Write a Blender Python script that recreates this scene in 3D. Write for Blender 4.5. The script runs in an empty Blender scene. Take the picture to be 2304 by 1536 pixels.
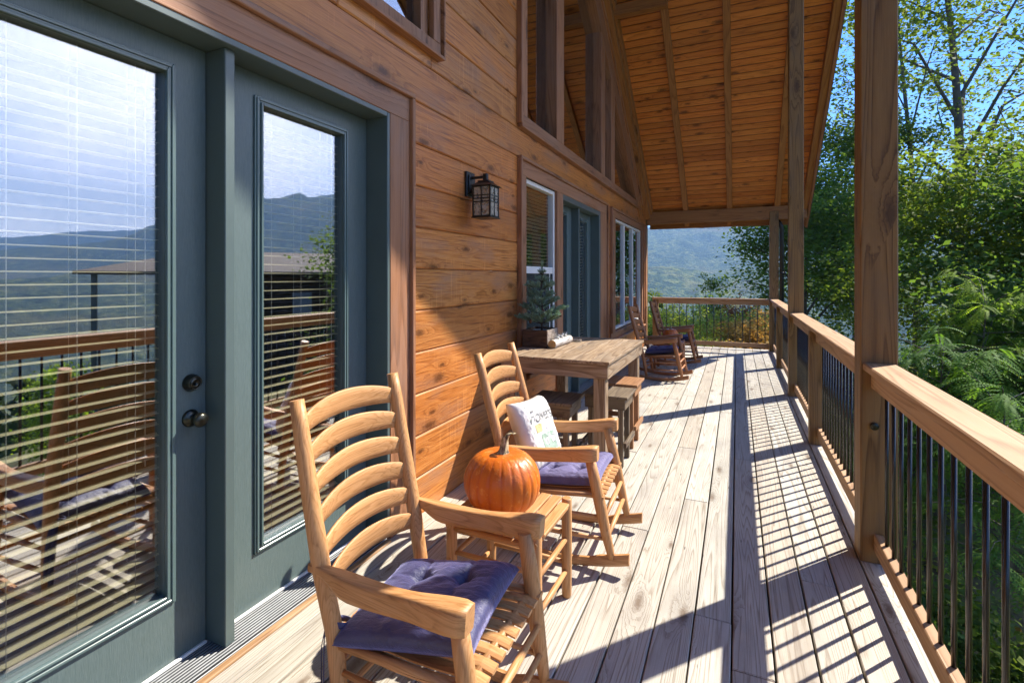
import bpy, math, random
import numpy as np
from mathutils import Vector, Matrix, Euler

R = math.radians
random.seed(7)
rng = np.random.default_rng(7)
sc = bpy.context.scene
col = sc.collection

# ------------------------------------------------------------------ camera
cam_data = bpy.data.cameras.new('camera')
cam_data.sensor_width = 36.0
cam_data.lens = 1133.0 / 2304.0 * 36.0
cam_data.shift_y = -146.0 / 2304.0
cam_data.clip_start = 0.05
cam_data.clip_end = 20000.0
cam = bpy.data.objects.new('camera', cam_data)
cam.location = (0.0, 0.0, 1.5)
cam.rotation_euler = (R(90), 0, R(24.07))
col.objects.link(cam)
sc.camera = cam

# ------------------------------------------------------------------ light, sky, exposure
SUN_AZ = 40.0      # degrees from +Y towards +X
SUN_EL = 45.4
SUN_E = 3.2
SKY_E = 0.145
sun_data = bpy.data.lights.new('sun', 'SUN')
sun_data.energy = SUN_E
sun_data.angle = R(0.5)
sun_data.color = (1.0, 0.93, 0.82)
sun = bpy.data.objects.new('sun', sun_data)
sd = Vector((math.cos(R(SUN_EL)) * math.sin(R(SUN_AZ)), math.cos(R(SUN_EL)) * math.cos(R(SUN_AZ)), math.sin(R(SUN_EL))))
sun.rotation_euler = sd.to_track_quat('Z', 'Y').to_euler()
sun.location = sd * 60
col.objects.link(sun)

world = bpy.data.worlds.new('World')
sc.world = world
world.use_nodes = True
wn = world.node_tree
wn.nodes.clear()
w_out = wn.nodes.new('ShaderNodeOutputWorld')
w_bg = wn.nodes.new('ShaderNodeBackground')
w_bg.inputs['Strength'].default_value = SKY_E
sky = wn.nodes.new('ShaderNodeTexSky')
sky.sky_type = 'NISHITA'
sky.sun_disc = False
sky.sun_elevation = R(SUN_EL)
sky.sun_rotation = R(SUN_AZ)
sky.air_density = 0.85
sky.dust_density = 0.1
sky.ozone_density = 3.5
w_tc = wn.nodes.new('ShaderNodeTexCoord')
w_map = wn.nodes.new('ShaderNodeMapping')
w_map.inputs['Scale'].default_value = (1.0, 1.0, 2.6)
w_map.inputs['Location'].default_value = (0.35, 0.2, 0.1)
w_ns = wn.nodes.new('ShaderNodeTexNoise')
w_ns.inputs['Scale'].default_value = 3.1
w_ns.inputs['Detail'].default_value = 8.0
w_ns.inputs['Roughness'].default_value = 0.55
w_rp = wn.nodes.new('ShaderNodeValToRGB')
w_rp.color_ramp.elements[0].position = 0.56
w_rp.color_ramp.elements[1].position = 0.74
w_mul = wn.nodes.new('ShaderNodeMath'); w_mul.operation = 'MULTIPLY'; w_mul.inputs[1].default_value = 0.6
w_mix = wn.nodes.new('ShaderNodeMix'); w_mix.data_type = 'RGBA'
w_mix.inputs[7].default_value = (7.2, 7.0, 7.4, 1)
L = wn.links.new
L(w_tc.outputs['Generated'], w_map.inputs['Vector'])
L(w_map.outputs[0], w_ns.inputs['Vector'])
L(w_ns.outputs['Fac'], w_rp.inputs[0])
# thin pale cloud veil toward the east-south-east half of the sky (mirrored in the doors)
w_dot = wn.nodes.new('ShaderNodeVectorMath'); w_dot.operation = 'DOT_PRODUCT'
w_dot.inputs[1].default_value = (0.90, 0.43, 0.0)
w_vr = wn.nodes.new('ShaderNodeMapRange')
w_vr.inputs[1].default_value = 0.70; w_vr.inputs[2].default_value = 0.95; w_vr.inputs[3].default_value = 0.0; w_vr.inputs[4].default_value = 0.92
L(w_tc.outputs['Generated'], w_dot.inputs[0]); L(w_dot.outputs['Value'], w_vr.inputs[0])
L(w_rp.outputs[0], w_mul.inputs[0])
w_v2 = wn.nodes.new('ShaderNodeMath'); w_v2.operation = 'MULTIPLY'
w_n2 = wn.nodes.new('ShaderNodeMapRange'); w_n2.inputs[1].default_value = 0.3; w_n2.inputs[2].default_value = 0.6; w_n2.inputs[3].default_value = 0.6; w_n2.inputs[4].default_value = 1.0
L(w_ns.outputs['Fac'], w_n2.inputs[0]); L(w_vr.outputs[0], w_v2.inputs[0]); L(w_n2.outputs[0], w_v2.inputs[1])
w_mx = wn.nodes.new('ShaderNodeMath'); w_mx.operation = 'MAXIMUM'
L(w_mul.outputs[0], w_mx.inputs[0]); L(w_v2.outputs[0], w_mx.inputs[1])
L(w_mx.outputs[0], w_mix.inputs[0])
w_hs = wn.nodes.new('ShaderNodeHueSaturation'); w_hs.inputs['Saturation'].default_value = 1.35; w_hs.inputs['Value'].default_value = 0.64; w_hs.inputs['Hue'].default_value = 0.512
L(sky.outputs[0], w_hs.inputs['Color']); L(w_hs.outputs[0], w_mix.inputs[6])
L(w_mix.outputs[2], w_bg.inputs['Color'])
L(w_bg.outputs[0], w_out.inputs['Surface'])

sc.view_settings.view_transform = 'Standard'
sc.view_settings.look = 'None'
sc.view_settings.exposure = 2.08
sc.view_settings.gamma = 1.0
sc.view_settings.use_curve_mapping = False
sc.cycles.max_bounces = 10
sc.cycles.diffuse_bounces = 5
sc.cycles.glossy_bounces = 5
sc.cycles.transparent_max_bounces = 16
sc.cycles.transmission_bounces = 6
sc.cycles.volume_bounces = 1
sc.cycles.sample_clamp_indirect = 8.0
sc.cycles.caustics_reflective = False
sc.cycles.caustics_refractive = False

# ================================================================== helpers
class MB:
    """collects primitives, builds one mesh"""
    def __init__(s):
        s.v = []; s.f = []; s.sm = []
    def add(s, vs, fs, smooth=False):
        o = len(s.v)
        s.v.extend([tuple(p) for p in vs])
        for f in fs:
            s.f.append(tuple(i + o for i in f)); s.sm.append(smooth)
        return s
    def box(s, x0, y0, z0, x1, y1, z1, b=0.0):
        if b <= 0:
            v = [(x0,y0,z0),(x1,y0,z0),(x1,y1,z0),(x0,y1,z0),(x0,y0,z1),(x1,y0,z1),(x1,y1,z1),(x0,y1,z1)]
            return s.add(v, [(0,3,2,1),(4,5,6,7),(0,1,5,4),(1,2,6,5),(2,3,7,6),(3,0,4,7)])
        b = min(b, (x1-x0)*.49, (y1-y0)*.49, (z1-z0)*.49)
        v = []
        idx = {}
        for cx in (0,1):
            for cy in (0,1):
                for cz in (0,1):
                    X = (x0, x1)[cx]; Y = (y0, y1)[cy]; Z = (z0, z1)[cz]
                    dx = b if cx == 0 else -b; dy = b if cy == 0 else -b; dz = b if cz == 0 else -b
                    for ax, p in enumerate(((X, Y+dy, Z+dz), (X+dx, Y, Z+dz), (X+dx, Y+dy, Z))):
                        idx[(cx,cy,cz,ax)] = len(v); v.append(p)
        f = []
        I = lambda *k: idx[k]
        for c in (0,1):
            q = [I(c,0,0,0), I(c,1,0,0), I(c,1,1,0), I(c,0,1,0)]; f.append(q if c else q[::-1])
            q = [I(0,c,0,1), I(0,c,1,1), I(1,c,1,1), I(1,c,0,1)]; f.append(q if c else q[::-1])
            q = [I(0,0,c,2), I(1,0,c,2), I(1,1,c,2), I(0,1,c,2)]; f.append(q if c else q[::-1])
        for a in (0,1):
            for b2 in (0,1):
                q = [I(0,a,b2,1), I(1,a,b2,1), I(1,a,b2,2), I(0,a,b2,2)]; f.append(q if (a == b2) else q[::-1])
                q = [I(a,0,b2,0), I(a,0,b2,2), I(a,1,b2,2), I(a,1,b2,0)]; f.append(q if (a != b2) else q[::-1])
                q = [I(a,b2,0,0), I(a,b2,1,0), I(a,b2,1,1), I(a,b2,0,1)]; f.append(q if (a == b2) else q[::-1])
        for cx in (0,1):
            for cy in (0,1):
                for cz in (0,1):
                    q = [I(cx,cy,cz,0), I(cx,cy,cz,1), I(cx,cy,cz,2)]
                    f.append(q if (cx+cy+cz) % 2 else q[::-1])
        return s.add(v, f)
    def tube(s, pts, rad, n=10, cap=True, smooth=True):
        pts = [Vector(p) for p in pts]
        if not hasattr(rad, '__len__'): rad = [rad]*len(pts)
        vs = []; fs = []
        prev = None
        for i, p in enumerate(pts):
            if i == 0: d = pts[1]-pts[0]
            elif i == len(pts)-1: d = pts[-1]-pts[-2]
            else: d = pts[i+1]-pts[i-1]
            d.normalize()
            if prev is None:
                a = Vector((0,0,1)) if abs(d.z) < .9 else Vector((1,0,0))
                u = d.cross(a).normalized()
            else:
                u = (prev - d*prev.dot(d)).normalized()
            prev = u
            w = d.cross(u)
            for k in range(n):
                t = 2*math.pi*k/n
                vs.append(p + (u*math.cos(t) + w*math.sin(t))*rad[i])
        for i in range(len(pts)-1):
            for k in range(n):
                a = i*n+k; b = i*n+(k+1) % n
                fs.append((a, b, b+n, a+n))
        s.add(vs, fs, smooth)
        if cap:
            o = len(s.v) - len(vs)
            s.f.append(tuple(o + k for k in range(n))[::-1]); s.sm.append(False)
            s.f.append(tuple(o + (len(pts)-1)*n + k for k in range(n))); s.sm.append(False)
        return s
    def loft(s, secs, n=12, p=4.0, axis='x', smooth=True):
        """secs: (a, b, c, hb, hc): position along axis a, centre b,c, half sizes hb,hc ; superellipse section"""
        vs = []; fs = []
        for (a, b, c, hb, hc) in secs:
            for k in range(n):
                t = 2*math.pi*(k+.5)/n
                ct, st = math.cos(t), math.sin(t)
                q = (abs(ct)**p + abs(st)**p)**(-1/p)
                B = b + hb*q*ct; Cc = c + hc*q*st
                if axis == 'x': vs.append((a, B, Cc))
                elif axis == 'y': vs.append((B, a, Cc))
                else: vs.append((B, Cc, a))
        m = len(secs)
        for i in range(m-1):
            for k in range(n):
                x = i*n+k; y = i*n+(k+1) % n
                q = (x, x+n, y+n, y) if axis != 'y' else (x, y, y+n, x+n)
                fs.append(q[::-1] if axis == 'x' else q[::-1] if axis == 'z' else q[::-1])
        s.add(vs, fs, smooth)
        o = len(s.v) - len(vs)
        s.f.append(tuple(o + k for k in range(n))); s.sm.append(False)
        s.f.append(tuple(o + (m-1)*n + k for k in range(n))); s.sm.append(False)
        return s
    def prism(s, poly, axis, a0, a1):
        """poly: list of (b,c) in the plane perpendicular to axis; extruded a0..a1"""
        n = len(poly)
        def P(a, b, c):
            return {'x': (a,b,c), 'y': (b,a,c), 'z': (b,c,a)}[axis]
        vs = [P(a0,*q) for q in poly] + [P(a1,*q) for q in poly]
        fs = [tuple(range(n))[::-1], tuple(range(n, 2*n))]
        for k in range(n):
            fs.append((k, (k+1) % n, n+(k+1) % n, n+k))
        return s.add(vs, fs)
    def lathe(s, prof, n=20, axis='z', c=(0,0,0), smooth=True):
        vs = []; fs = []
        for (r, h) in prof:
            for k in range(n):
                t = 2*math.pi*k/n
                a, b = r*math.cos(t), r*math.sin(t)
                if axis == 'z': vs.append((c[0]+a, c[1]+b, c[2]+h))
                elif axis == 'x': vs.append((c[0]+h, c[1]+a, c[2]+b))
                else: vs.append((c[0]+b, c[1]+h, c[2]+a))
        for i in range(len(prof)-1):
            for k in range(n):
                x = i*n+k; y = i*n+(k+1) % n
                fs.append((x, y, y+n, x+n))
        return s.add(vs, fs, smooth)
    def mesh(s, name):
        me = bpy.data.meshes.new(name)
        me.from_pydata(s.v, [], s.f)
        me.polygons.foreach_set('use_smooth', s.sm)
        me.update()
        import bmesh
        bm = bmesh.new(); bm.from_mesh(me)
        bmesh.ops.recalc_face_normals(bm, faces=bm.faces)
        bm.to_mesh(me); bm.free()
        return me

def obj(name, me, mat=None, parent=None, loc=(0,0,0), rot=(0,0,0)):
    if isinstance(me, MB): me = me.mesh(name)
    o = bpy.data.objects.new(name, me)
    if mat is not None and len(me.materials) == 0: me.materials.append(mat)
    o.location = loc; o.rotation_euler = rot
    col.objects.link(o)
    if parent is not None: o.parent = parent
    return o

def thing(name, label, cat, loc=(0,0,0), rotz=0.0, group=None):
    o = bpy.data.objects.new(name, None)
    o.empty_display_size = 0.1
    o.location = loc; o.rotation_euler = (0,0,rotz)
    col.objects.link(o)
    return tag(o, label, cat, group)

def tag(o, label=None, cat=None, group=None, kind=None):
    if label: o['label'] = label
    if cat: o['category'] = cat
    if group: o['group'] = group
    if kind: o['kind'] = kind
    return o

def struct(o):
    o['kind'] = 'structure'; return o

def dup(root, loc, rotz, label, group=None):
    r = root.copy(); col.objects.link(r)
    r.location = loc; r.rotation_euler = (0,0,rotz); r['label'] = label
    if group: r['group'] = group
    for ch in list(root.children):
        c = ch.copy(); col.objects.link(c); c.parent = r
        for g in list(ch.children):
            d = g.copy(); col.objects.link(d); d.parent = c
    return r

def quads_mesh(name, co, rnd=None, smooth=False):
    """co: (N,4,3) array of quads -> mesh; rnd: per-face float attribute"""
    N = co.shape[0]
    me = bpy.data.meshes.new(name)
    me.vertices.add(N*4); me.loops.add(N*4); me.polygons.add(N)
    me.vertices.foreach_set('co', co.reshape(-1).astype(np.float32))
    me.loops.foreach_set('vertex_index', np.arange(N*4, dtype=np.int32))
    me.polygons.foreach_set('loop_start', np.arange(0, N*4, 4, dtype=np.int32))
    me.polygons.foreach_set('loop_total', np.full(N, 4, dtype=np.int32))
    me.update(calc_edges=True)
    if rnd is not None:
        a = me.attributes.new('rnd', 'FLOAT', 'FACE')
        a.data.foreach_set('value', rnd.astype(np.float32))
    return me

# ------------------------------------------------------------------ materials
def new_mat(name):
    m = bpy.data.materials.new(name); m.use_nodes = True
    nt = m.node_tree; nt.nodes.clear()
    out = nt.nodes.new('ShaderNodeOutputMaterial')
    return m, nt, out

class G:
    """tiny node-graph helper"""
    def __init__(s, nt): s.nt = nt
    def n(s, t, **kw):
        x = s.nt.nodes.new(t)
        for k, v in kw.items(): setattr(x, k, v)
        return x
    def l(s, a, b): s.nt.links.new(a, b)
    def math(s, op, a, b=None, clamp=False):
        x = s.n('ShaderNodeMath', operation=op); x.use_clamp = clamp
        for i, q in enumerate((a, b)):
            if q is None: continue
            if isinstance(q, (int, float)): x.inputs[i].default_value = q
            else: s.l(q, x.inputs[i])
        return x.outputs[0]
    def mix(s, f, a, b, mode='MIX'):
        x = s.n('ShaderNodeMix', data_type='RGBA', blend_type=mode)
        for i, q in ((0, f), (6, a), (7, b)):
            if isinstance(q, (int, float)): x.inputs[i].default_value = q
            elif isinstance(q, tuple): x.inputs[i].default_value = q if len(q) == 4 else (*q, 1)
            else: s.l(q, x.inputs[i])
        return x.outputs[2]
    def ramp(s, fac, stops, interp='LINEAR'):
        x = s.n('ShaderNodeValToRGB'); x.color_ramp.interpolation = interp
        e = x.color_ramp.elements
        while len(e) < len(stops): e.new(0.5)
        for i, (p, c) in enumerate(stops):
            e[i].position = p; e[i].color = (*c, 1) if len(c) == 3 else c
        s.l(fac, x.inputs[0]); return x.outputs[0]
    def rng(s, v, a, b, c=0.0, d=1.0):
        x = s.n('ShaderNodeMapRange'); x.clamp = True
        s.l(v, x.inputs[0])
        for i, q in enumerate((a, b, c, d)): x.inputs[i+1].default_value = q
        return x.outputs[0]
    def noise(s, vec, scale, detail=2.0, rough=0.5, dist=0.0):
        x = s.n('ShaderNodeTexNoise')
        x.inputs['Scale'].default_value = scale; x.inputs['Detail'].default_value = detail
        x.inputs['Roughness'].default_value = rough; x.inputs['Distortion'].default_value = dist
        if vec is not None: s.l(vec, x.inputs['Vector'])
        return x.outputs['Fac']

def principled(name, colr, rough=0.5, metal=0.0, bump=0.0, bscale=80.0, var=0.0, spec=0.5, coat=0.0, vscale=6.0):
    m, nt, out = new_mat(name); g = G(nt)
    b = g.n('ShaderNodeBsdfPrincipled')
    b.inputs['Roughness'].default_value = rough; b.inputs['Metallic'].default_value = metal
    b.inputs['Specular IOR Level'].default_value = spec
    b.inputs['Coat Weight'].default_value = coat
    tc = g.n('ShaderNodeTexCoord')
    f = g.noise(tc.outputs['Object'], vscale, 5.0, 0.6)
    f2 = g.rng(f, 0.3, 0.7, 1.0-var, 1.0+var)
    mm = g.n('ShaderNodeMix', data_type='RGBA', blend_type='MULTIPLY'); mm.inputs[0].default_value = 1.0
    mm.inputs[6].default_value = (*colr, 1)
    cc = g.n('ShaderNodeCombineColor')
    for i in range(3): g.l(f2, cc.inputs[i])
    g.l(cc.outputs[0], mm.inputs[7])
    g.l(mm.outputs[2], b.inputs['Base Color'])
    if bump > 0:
        bf = g.noise(tc.outputs['Object'], bscale, 4.0, 0.6)
        bp = g.n('ShaderNodeBump'); bp.inputs['Strength'].default_value = bump; bp.inputs['Distance'].default_value = 0.004
        g.l(bf, bp.inputs['Height']); g.l(bp.outputs[0], b.inputs['Normal'])
    g.l(b.outputs[0], out.inputs[0])
    return m

def wood(name, axis, dark, mid, light, rings=14.0, fscale=(0.5, 4.0), contrast=1.0, knots=0.5, knotcol=(0.05,0.02,0.01),
         rough=0.6, bump=0.25, var=0.15, blotch=None, blotch_amt=0.4, saw=0.0, spec=0.35, fiber=0.25, kscale=(1.3, 4.0), huev=0.0, nails=0.0, ksize=0.2):
    """procedural lumber: cathedral grain from contour lines of stretched noise, fibres, knots with rings"""
    m, nt, out = new_mat(name); g = G(nt)
    tc = g.n('ShaderNodeTexCoord'); oi = g.n('ShaderNodeObjectInfo')
    sx = g.n('ShaderNodeSeparateXYZ'); g.l(tc.outputs['Object'], sx.inputs[0])
    A = {'x': (0,1,2), 'y': (1,0,2), 'z': (2,0,1)}[axis]
    la = sx.outputs[A[0]]; lb = sx.outputs[A[1]]; lc = sx.outputs[A[2]]
    r1 = g.math('MULTIPLY', oi.outputs['Random'], 53.0)
    r2 = g.math('MULTIPLY', oi.outputs['Random'], 17.0)
    la = g.math('ADD', la, r1); lb = g.math('ADD', lb, r2)
    def vec(sa, sb, scc):
        c = g.n('ShaderNodeCombineXYZ')
        g.l(g.math('MULTIPLY', la, sa), c.inputs[0]); g.l(g.math('MULTIPLY', lb, sb), c.inputs[1]); g.l(g.math('MULTIPLY', lc, scc), c.inputs[2])
        return c.outputs[0]
    # knots
    vo = g.n('ShaderNodeTexVoronoi'); vo.voronoi_dimensions = '2D'; vo.feature = 'F1'; vo.inputs['Scale'].default_value = 1.0
    kc = g.n('ShaderNodeCombineXYZ')
    g.l(g.math('MULTIPLY', la, kscale[0]), kc.inputs[0]); g.l(g.math('MULTIPLY', g.math('ADD', lb, g.math('MULTIPLY', lc, 1.37)), kscale[1]), kc.inputs[1])
    g.l(kc.outputs[0], vo.inputs['Vector'])
    kd = vo.outputs['Distance']
    kr = g.n('ShaderNodeSeparateColor'); g.l(vo.outputs['Color'], kr.inputs[0])
    on = g.math('LESS_THAN', kr.outputs[0], knots)
    ksz = g.math('ADD', g.math('MULTIPLY', kr.outputs[1], ksize), ksize*.35)
    krel = g.math('DIVIDE', kd, ksz)
    kwob = g.noise(vec(40, 40, 40), 1.0, 2.0)
    krel = g.math('ADD', krel, g.math('MULTIPLY', g.math('SUBTRACT', kwob, 0.5), 0.7))
    kmask = g.math('MULTIPLY', g.rng(krel, 0.25, 0.95, 1.0, 0.0), on)
    kinf = g.math('MULTIPLY', g.rng(krel, 0.2, 3.2, 1.0, 0.0), on)
    # cathedral grain
    n1 = g.noise(vec(fscale[0], fscale[1], fscale[1]), 1.0, 1.5, 0.45, 0.25)
    h = g.math('ADD', n1, g.math('MULTIPLY', g.math('MULTIPLY', kinf, kinf), 0.22))
    w = g.math('FRACT', g.math('MULTIPLY', h, rings))
    w = g.ramp(w, [(0.0,(0,0,0)),(0.55,(0.35,0.35,0.35)),(0.86,(1,1,1)),(1.0,(0,0,0))])
    fb = g.noise(vec(6.0, 190.0, 190.0), 1.0, 3.0, 0.6)
    fb2 = g.rng(fb, 0.3, 0.7, -fiber, fiber)
    v = g.math('ADD', g.math('MULTIPLY', g.math('SUBTRACT', w, 0.4), contrast), 0.0)
    v = g.math('ADD', g.math('SUBTRACT', 0.55, v), fb2, clamp=True)
    c = g.ramp(v, [(0.0, dark), (0.5, mid), (1.0, light)])
    if blotch is not None:
        bn = g.noise(vec(1.6, 5.0, 5.0), 1.0, 5.0, 0.6)
        c = g.mix(g.math('MULTIPLY', g.rng(bn, 0.48, 0.68), blotch_amt), c, blotch)
    if saw > 0:
        sn = g.noise(vec(70.0, 1.2, 1.2), 1.0, 2.0, 0.5)
        gate = g.noise(vec(2.5, 5.0, 5.0), 1.0, 2.0)
        sf = g.math('MULTIPLY', g.rng(sn, 0.56, 0.66), g.rng(gate, 0.52, 0.62))
        c = g.mix(g.math('MULTIPLY', sf, saw), c, tuple(min(1, q*1.7+.04) for q in light))
    c = g.mix(g.math('MULTIPLY', kmask, 0.85), c, knotcol)
    c = g.mix(g.math('MULTIPLY', kinf, 0.25), c, tuple(q*.55 for q in mid))
    if nails > 0:
        vn = g.n('ShaderNodeTexVoronoi'); vn.inputs['Scale'].default_value = 1.0
        g.l(vec(2.6, 16.0, 16.0), vn.inputs['Vector'])
        nm = g.rng(vn.outputs['Distance'], 0.035, 0.06, nails, 0.0)
        c = g.mix(nm, c, (0.03, 0.025, 0.02))
    vv = g.rng(oi.outputs['Random'], 0.0, 1.0, 1.0-var, 1.0+var)
    cc = g.n('ShaderNodeCombineColor')
    g.l(vv, cc.inputs[0])
    if huev > 0:
        r3 = g.math('FRACT', g.math('MULTIPLY', oi.outputs['Random'], 7.7))
        vg = g.math('MULTIPLY', vv, g.rng(r3, 0, 1, 1.0-huev, 1.0+huev*.4))
        g.l(vg, cc.inputs[1]); g.l(g.math('MULTIPLY', vg, g.rng(r3, 0, 1, 1.0-huev, 1.0+huev*.3)), cc.inputs[2])
    else:
        g.l(vv, cc.inputs[1]); g.l(vv, cc.inputs[2])
    c = g.mix(1.0, c, cc.outputs[0], 'MULTIPLY')
    b = g.n('ShaderNodeBsdfPrincipled')
    b.inputs['Specular IOR Level'].default_value = spec
    g.l(c, b.inputs['Base Color'])
    ro = g.rng(fb, 0.3, 0.7, rough-.08, rough+.1); g.l(ro, b.inputs['Roughness'])
    hh = g.math('SUBTRACT', g.math('MULTIPLY', fb, 0.7), g.math('MULTIPLY', w, 0.6))
    bp = g.n('ShaderNodeBump'); bp.inputs['Strength'].default_value = bump; bp.inputs['Distance'].default_value = 0.003
    g.l(hh, bp.inputs['Height']); g.l(bp.outputs[0], b.inputs['Normal'])
    g.l(b.outputs[0], out.inputs[0])
    return m

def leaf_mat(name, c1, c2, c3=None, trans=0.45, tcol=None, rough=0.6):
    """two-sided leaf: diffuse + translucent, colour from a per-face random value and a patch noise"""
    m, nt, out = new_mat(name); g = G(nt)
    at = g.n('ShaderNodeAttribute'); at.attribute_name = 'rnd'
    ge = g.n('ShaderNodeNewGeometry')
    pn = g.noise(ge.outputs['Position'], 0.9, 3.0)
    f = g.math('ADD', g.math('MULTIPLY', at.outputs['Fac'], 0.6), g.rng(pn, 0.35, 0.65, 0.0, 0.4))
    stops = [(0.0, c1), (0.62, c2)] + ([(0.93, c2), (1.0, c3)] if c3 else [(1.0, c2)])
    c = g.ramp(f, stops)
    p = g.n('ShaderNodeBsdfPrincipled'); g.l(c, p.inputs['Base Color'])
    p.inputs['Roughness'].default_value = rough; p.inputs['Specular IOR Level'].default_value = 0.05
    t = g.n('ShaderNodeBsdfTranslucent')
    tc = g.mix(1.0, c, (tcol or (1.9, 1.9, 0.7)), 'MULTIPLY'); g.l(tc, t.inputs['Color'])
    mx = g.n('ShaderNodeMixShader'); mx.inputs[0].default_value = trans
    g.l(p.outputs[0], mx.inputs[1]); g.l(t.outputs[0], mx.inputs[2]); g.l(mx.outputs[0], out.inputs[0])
    return m

def glass_mat(name, refl=0.3, tint=(0.96, 0.975, 0.965), rough=0.0):
    m, nt, out = new_mat(name); g = G(nt)
    lw = g.n('ShaderNodeLayerWeight'); lw.inputs['Blend'].default_value = 0.5
    f = g.rng(g.math('POWER', lw.outputs['Facing'], 4.0), 0.0, 1.0, refl, 1.0)
    tr = g.n('ShaderNodeBsdfTransparent'); tr.inputs[0].default_value = (*tint, 1)
    gl = g.n('ShaderNodeBsdfGlossy'); gl.inputs['Roughness'].default_value = rough
    gl.inputs['Color'].default_value = (0.95, 0.96, 1.0, 1)
    mx = g.n('ShaderNodeMixShader'); g.l(f, mx.inputs[0]); g.l(tr.outputs[0], mx.inputs[1]); g.l(gl.outputs[0], mx.inputs[2])
    g.l(mx.outputs[0], out.inputs[0])
    return m

# lumber palette
DECK = wood('weathered deck lumber', 'y', (0.22,0.175,0.125), (0.42,0.39,0.33), (0.51,0.485,0.425), rings=26, fscale=(0.26,8.5), contrast=0.6,
            knots=0.30, knotcol=(0.13,0.075,0.04), rough=0.75, bump=0.35, var=0.10, blotch=(0.24,0.215,0.19), blotch_amt=0.5, fiber=0.22, nails=0.8, huev=0.05, ksize=0.17, kscale=(1.8,6.5))
WALL = wood('stained cedar siding', 'y', (0.18,0.055,0.014), (0.45,0.165,0.038), (0.58,0.260,0.075), rings=12, fscale=(0.38,7.5), contrast=0.42,
            knots=0.55, knotcol=(0.06,0.018,0.006), rough=0.38, bump=0.35, var=0.16, blotch=(0.30,0.165,0.105), blotch_amt=0.7, saw=0.18, fiber=0.34, huev=0.14, kscale=(2.1,4.1), ksize=0.19)
def trim(ax): return wood('brown stained trim '+ax, ax, (0.16,0.068,0.030), (0.31,0.14,0.066), (0.40,0.195,0.10), rings=9, fscale=(0.5,7.0), contrast=0.5,
            knots=0.22, knotcol=(0.05,0.018,0.01), rough=0.5, bump=0.3, var=0.10, fiber=0.25, blotch=(0.30,0.20,0.15), blotch_amt=0.4)
TRIM = {a: trim(a) for a in 'xyz'}
def post(ax): return wood('stained post timber '+ax, ax, (0.10,0.050,0.014), (0.225,0.122,0.038), (0.29,0.170,0.060), rings=13, fscale=(0.35,7.0), contrast=0.75,
            knots=0.35, knotcol=(0.06,0.028,0.014), rough=0.6, bump=0.35, var=0.10, fiber=0.22, blotch=(0.17,0.115,0.07), blotch_amt=0.45, ksize=0.22, kscale=(1.6,4.5))
POST = {a: post(a) for a in 'xyz'}
def rail(ax): return wood('handrail lumber '+ax, ax, (0.24,0.12,0.05), (0.40,0.235,0.115), (0.48,0.305,0.17), rings=11, fscale=(0.4,8.0), contrast=0.6,
            knots=0.15, knotcol=(0.10,0.045,0.02), rough=0.62, bump=0.3, var=0.07, fiber=0.2)
RAIL = {a: rail(a) for a in 'xyz'}
CEIL = wood('stained ceiling board', 'x', (0.18,0.05,0.01), (0.56,0.195,0.034), (0.68,0.285,0.055), rings=9, fscale=(0.6,7.0), contrast=0.35,
            knots=0.38, knotcol=(0.045,0.016,0.005), rough=0.5, bump=0.2, var=0.16, fiber=0.25, huev=0.10, kscale=(2.6,7.0), ksize=0.24)
RAFT = {a: wood('stained rafter '+a, a, (0.15,0.06,0.016), (0.31,0.135,0.040), (0.40,0.19,0.062), rings=9, fscale=(0.5,7.0), contrast=0.5,
            knots=0.4, knotcol=(0.03,0.012,0.005), rough=0.55, bump=0.25, var=0.08, fiber=0.22) for a in 'xyz'}
CHAIR = {a: wood('honey maple '+a, a, (0.30,0.135,0.042), (0.50,0.250,0.095), (0.59,0.32,0.14), rings=18, fscale=(0.8,14.0), contrast=0.45,
            knots=0.06, knotcol=(0.15,0.06,0.02), rough=0.45, bump=0.12, var=0.08, fiber=0.22, kscale=(1.5,6.0)) for a in 'xyz'}
CHAIR_RED = {a: wood('reddish chair wood '+a, a, (0.20,0.075,0.03), (0.36,0.15,0.06), (0.44,0.20,0.09), rings=16, fscale=(0.9,14.0), contrast=0.3,
            knots=0.02, rough=0.45, bump=0.08, var=0.06, fiber=0.14) for a in 'xyz'}
TABLE = {a: wood('weathered table lumber '+a, a, (0.12,0.07,0.035), (0.27,0.18,0.105), (0.40,0.30,0.20), rings=10, fscale=(0.6,8.0), contrast=0.6,
            knots=0.35, knotcol=(0.06,0.03,0.015), rough=0.6, bump=0.3, var=0.12, blotch=(0.20,0.17,0.14), blotch_amt=0.4, fiber=0.3) for a in 'xyz'}
STOOL_DARK = {a: wood('dark stool lumber '+a, a, (0.06,0.040,0.024), (0.14,0.10,0.062), (0.22,0.165,0.105), rings=10, fscale=(0.6,8.0), contrast=0.55,
            knots=0.2, rough=0.6, bump=0.3, var=0.1, fiber=0.3) for a in 'xyz'}
STOOL_RED = {a: wood('orange stool lumber '+a, a, (0.17,0.075,0.030), (0.32,0.155,0.068), (0.42,0.22,0.10), rings=10, fscale=(0.6,8.0), contrast=0.4,
            knots=0.2, rough=0.5, bump=0.2, var=0.06, fiber=0.2) for a in 'xyz'}

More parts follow.
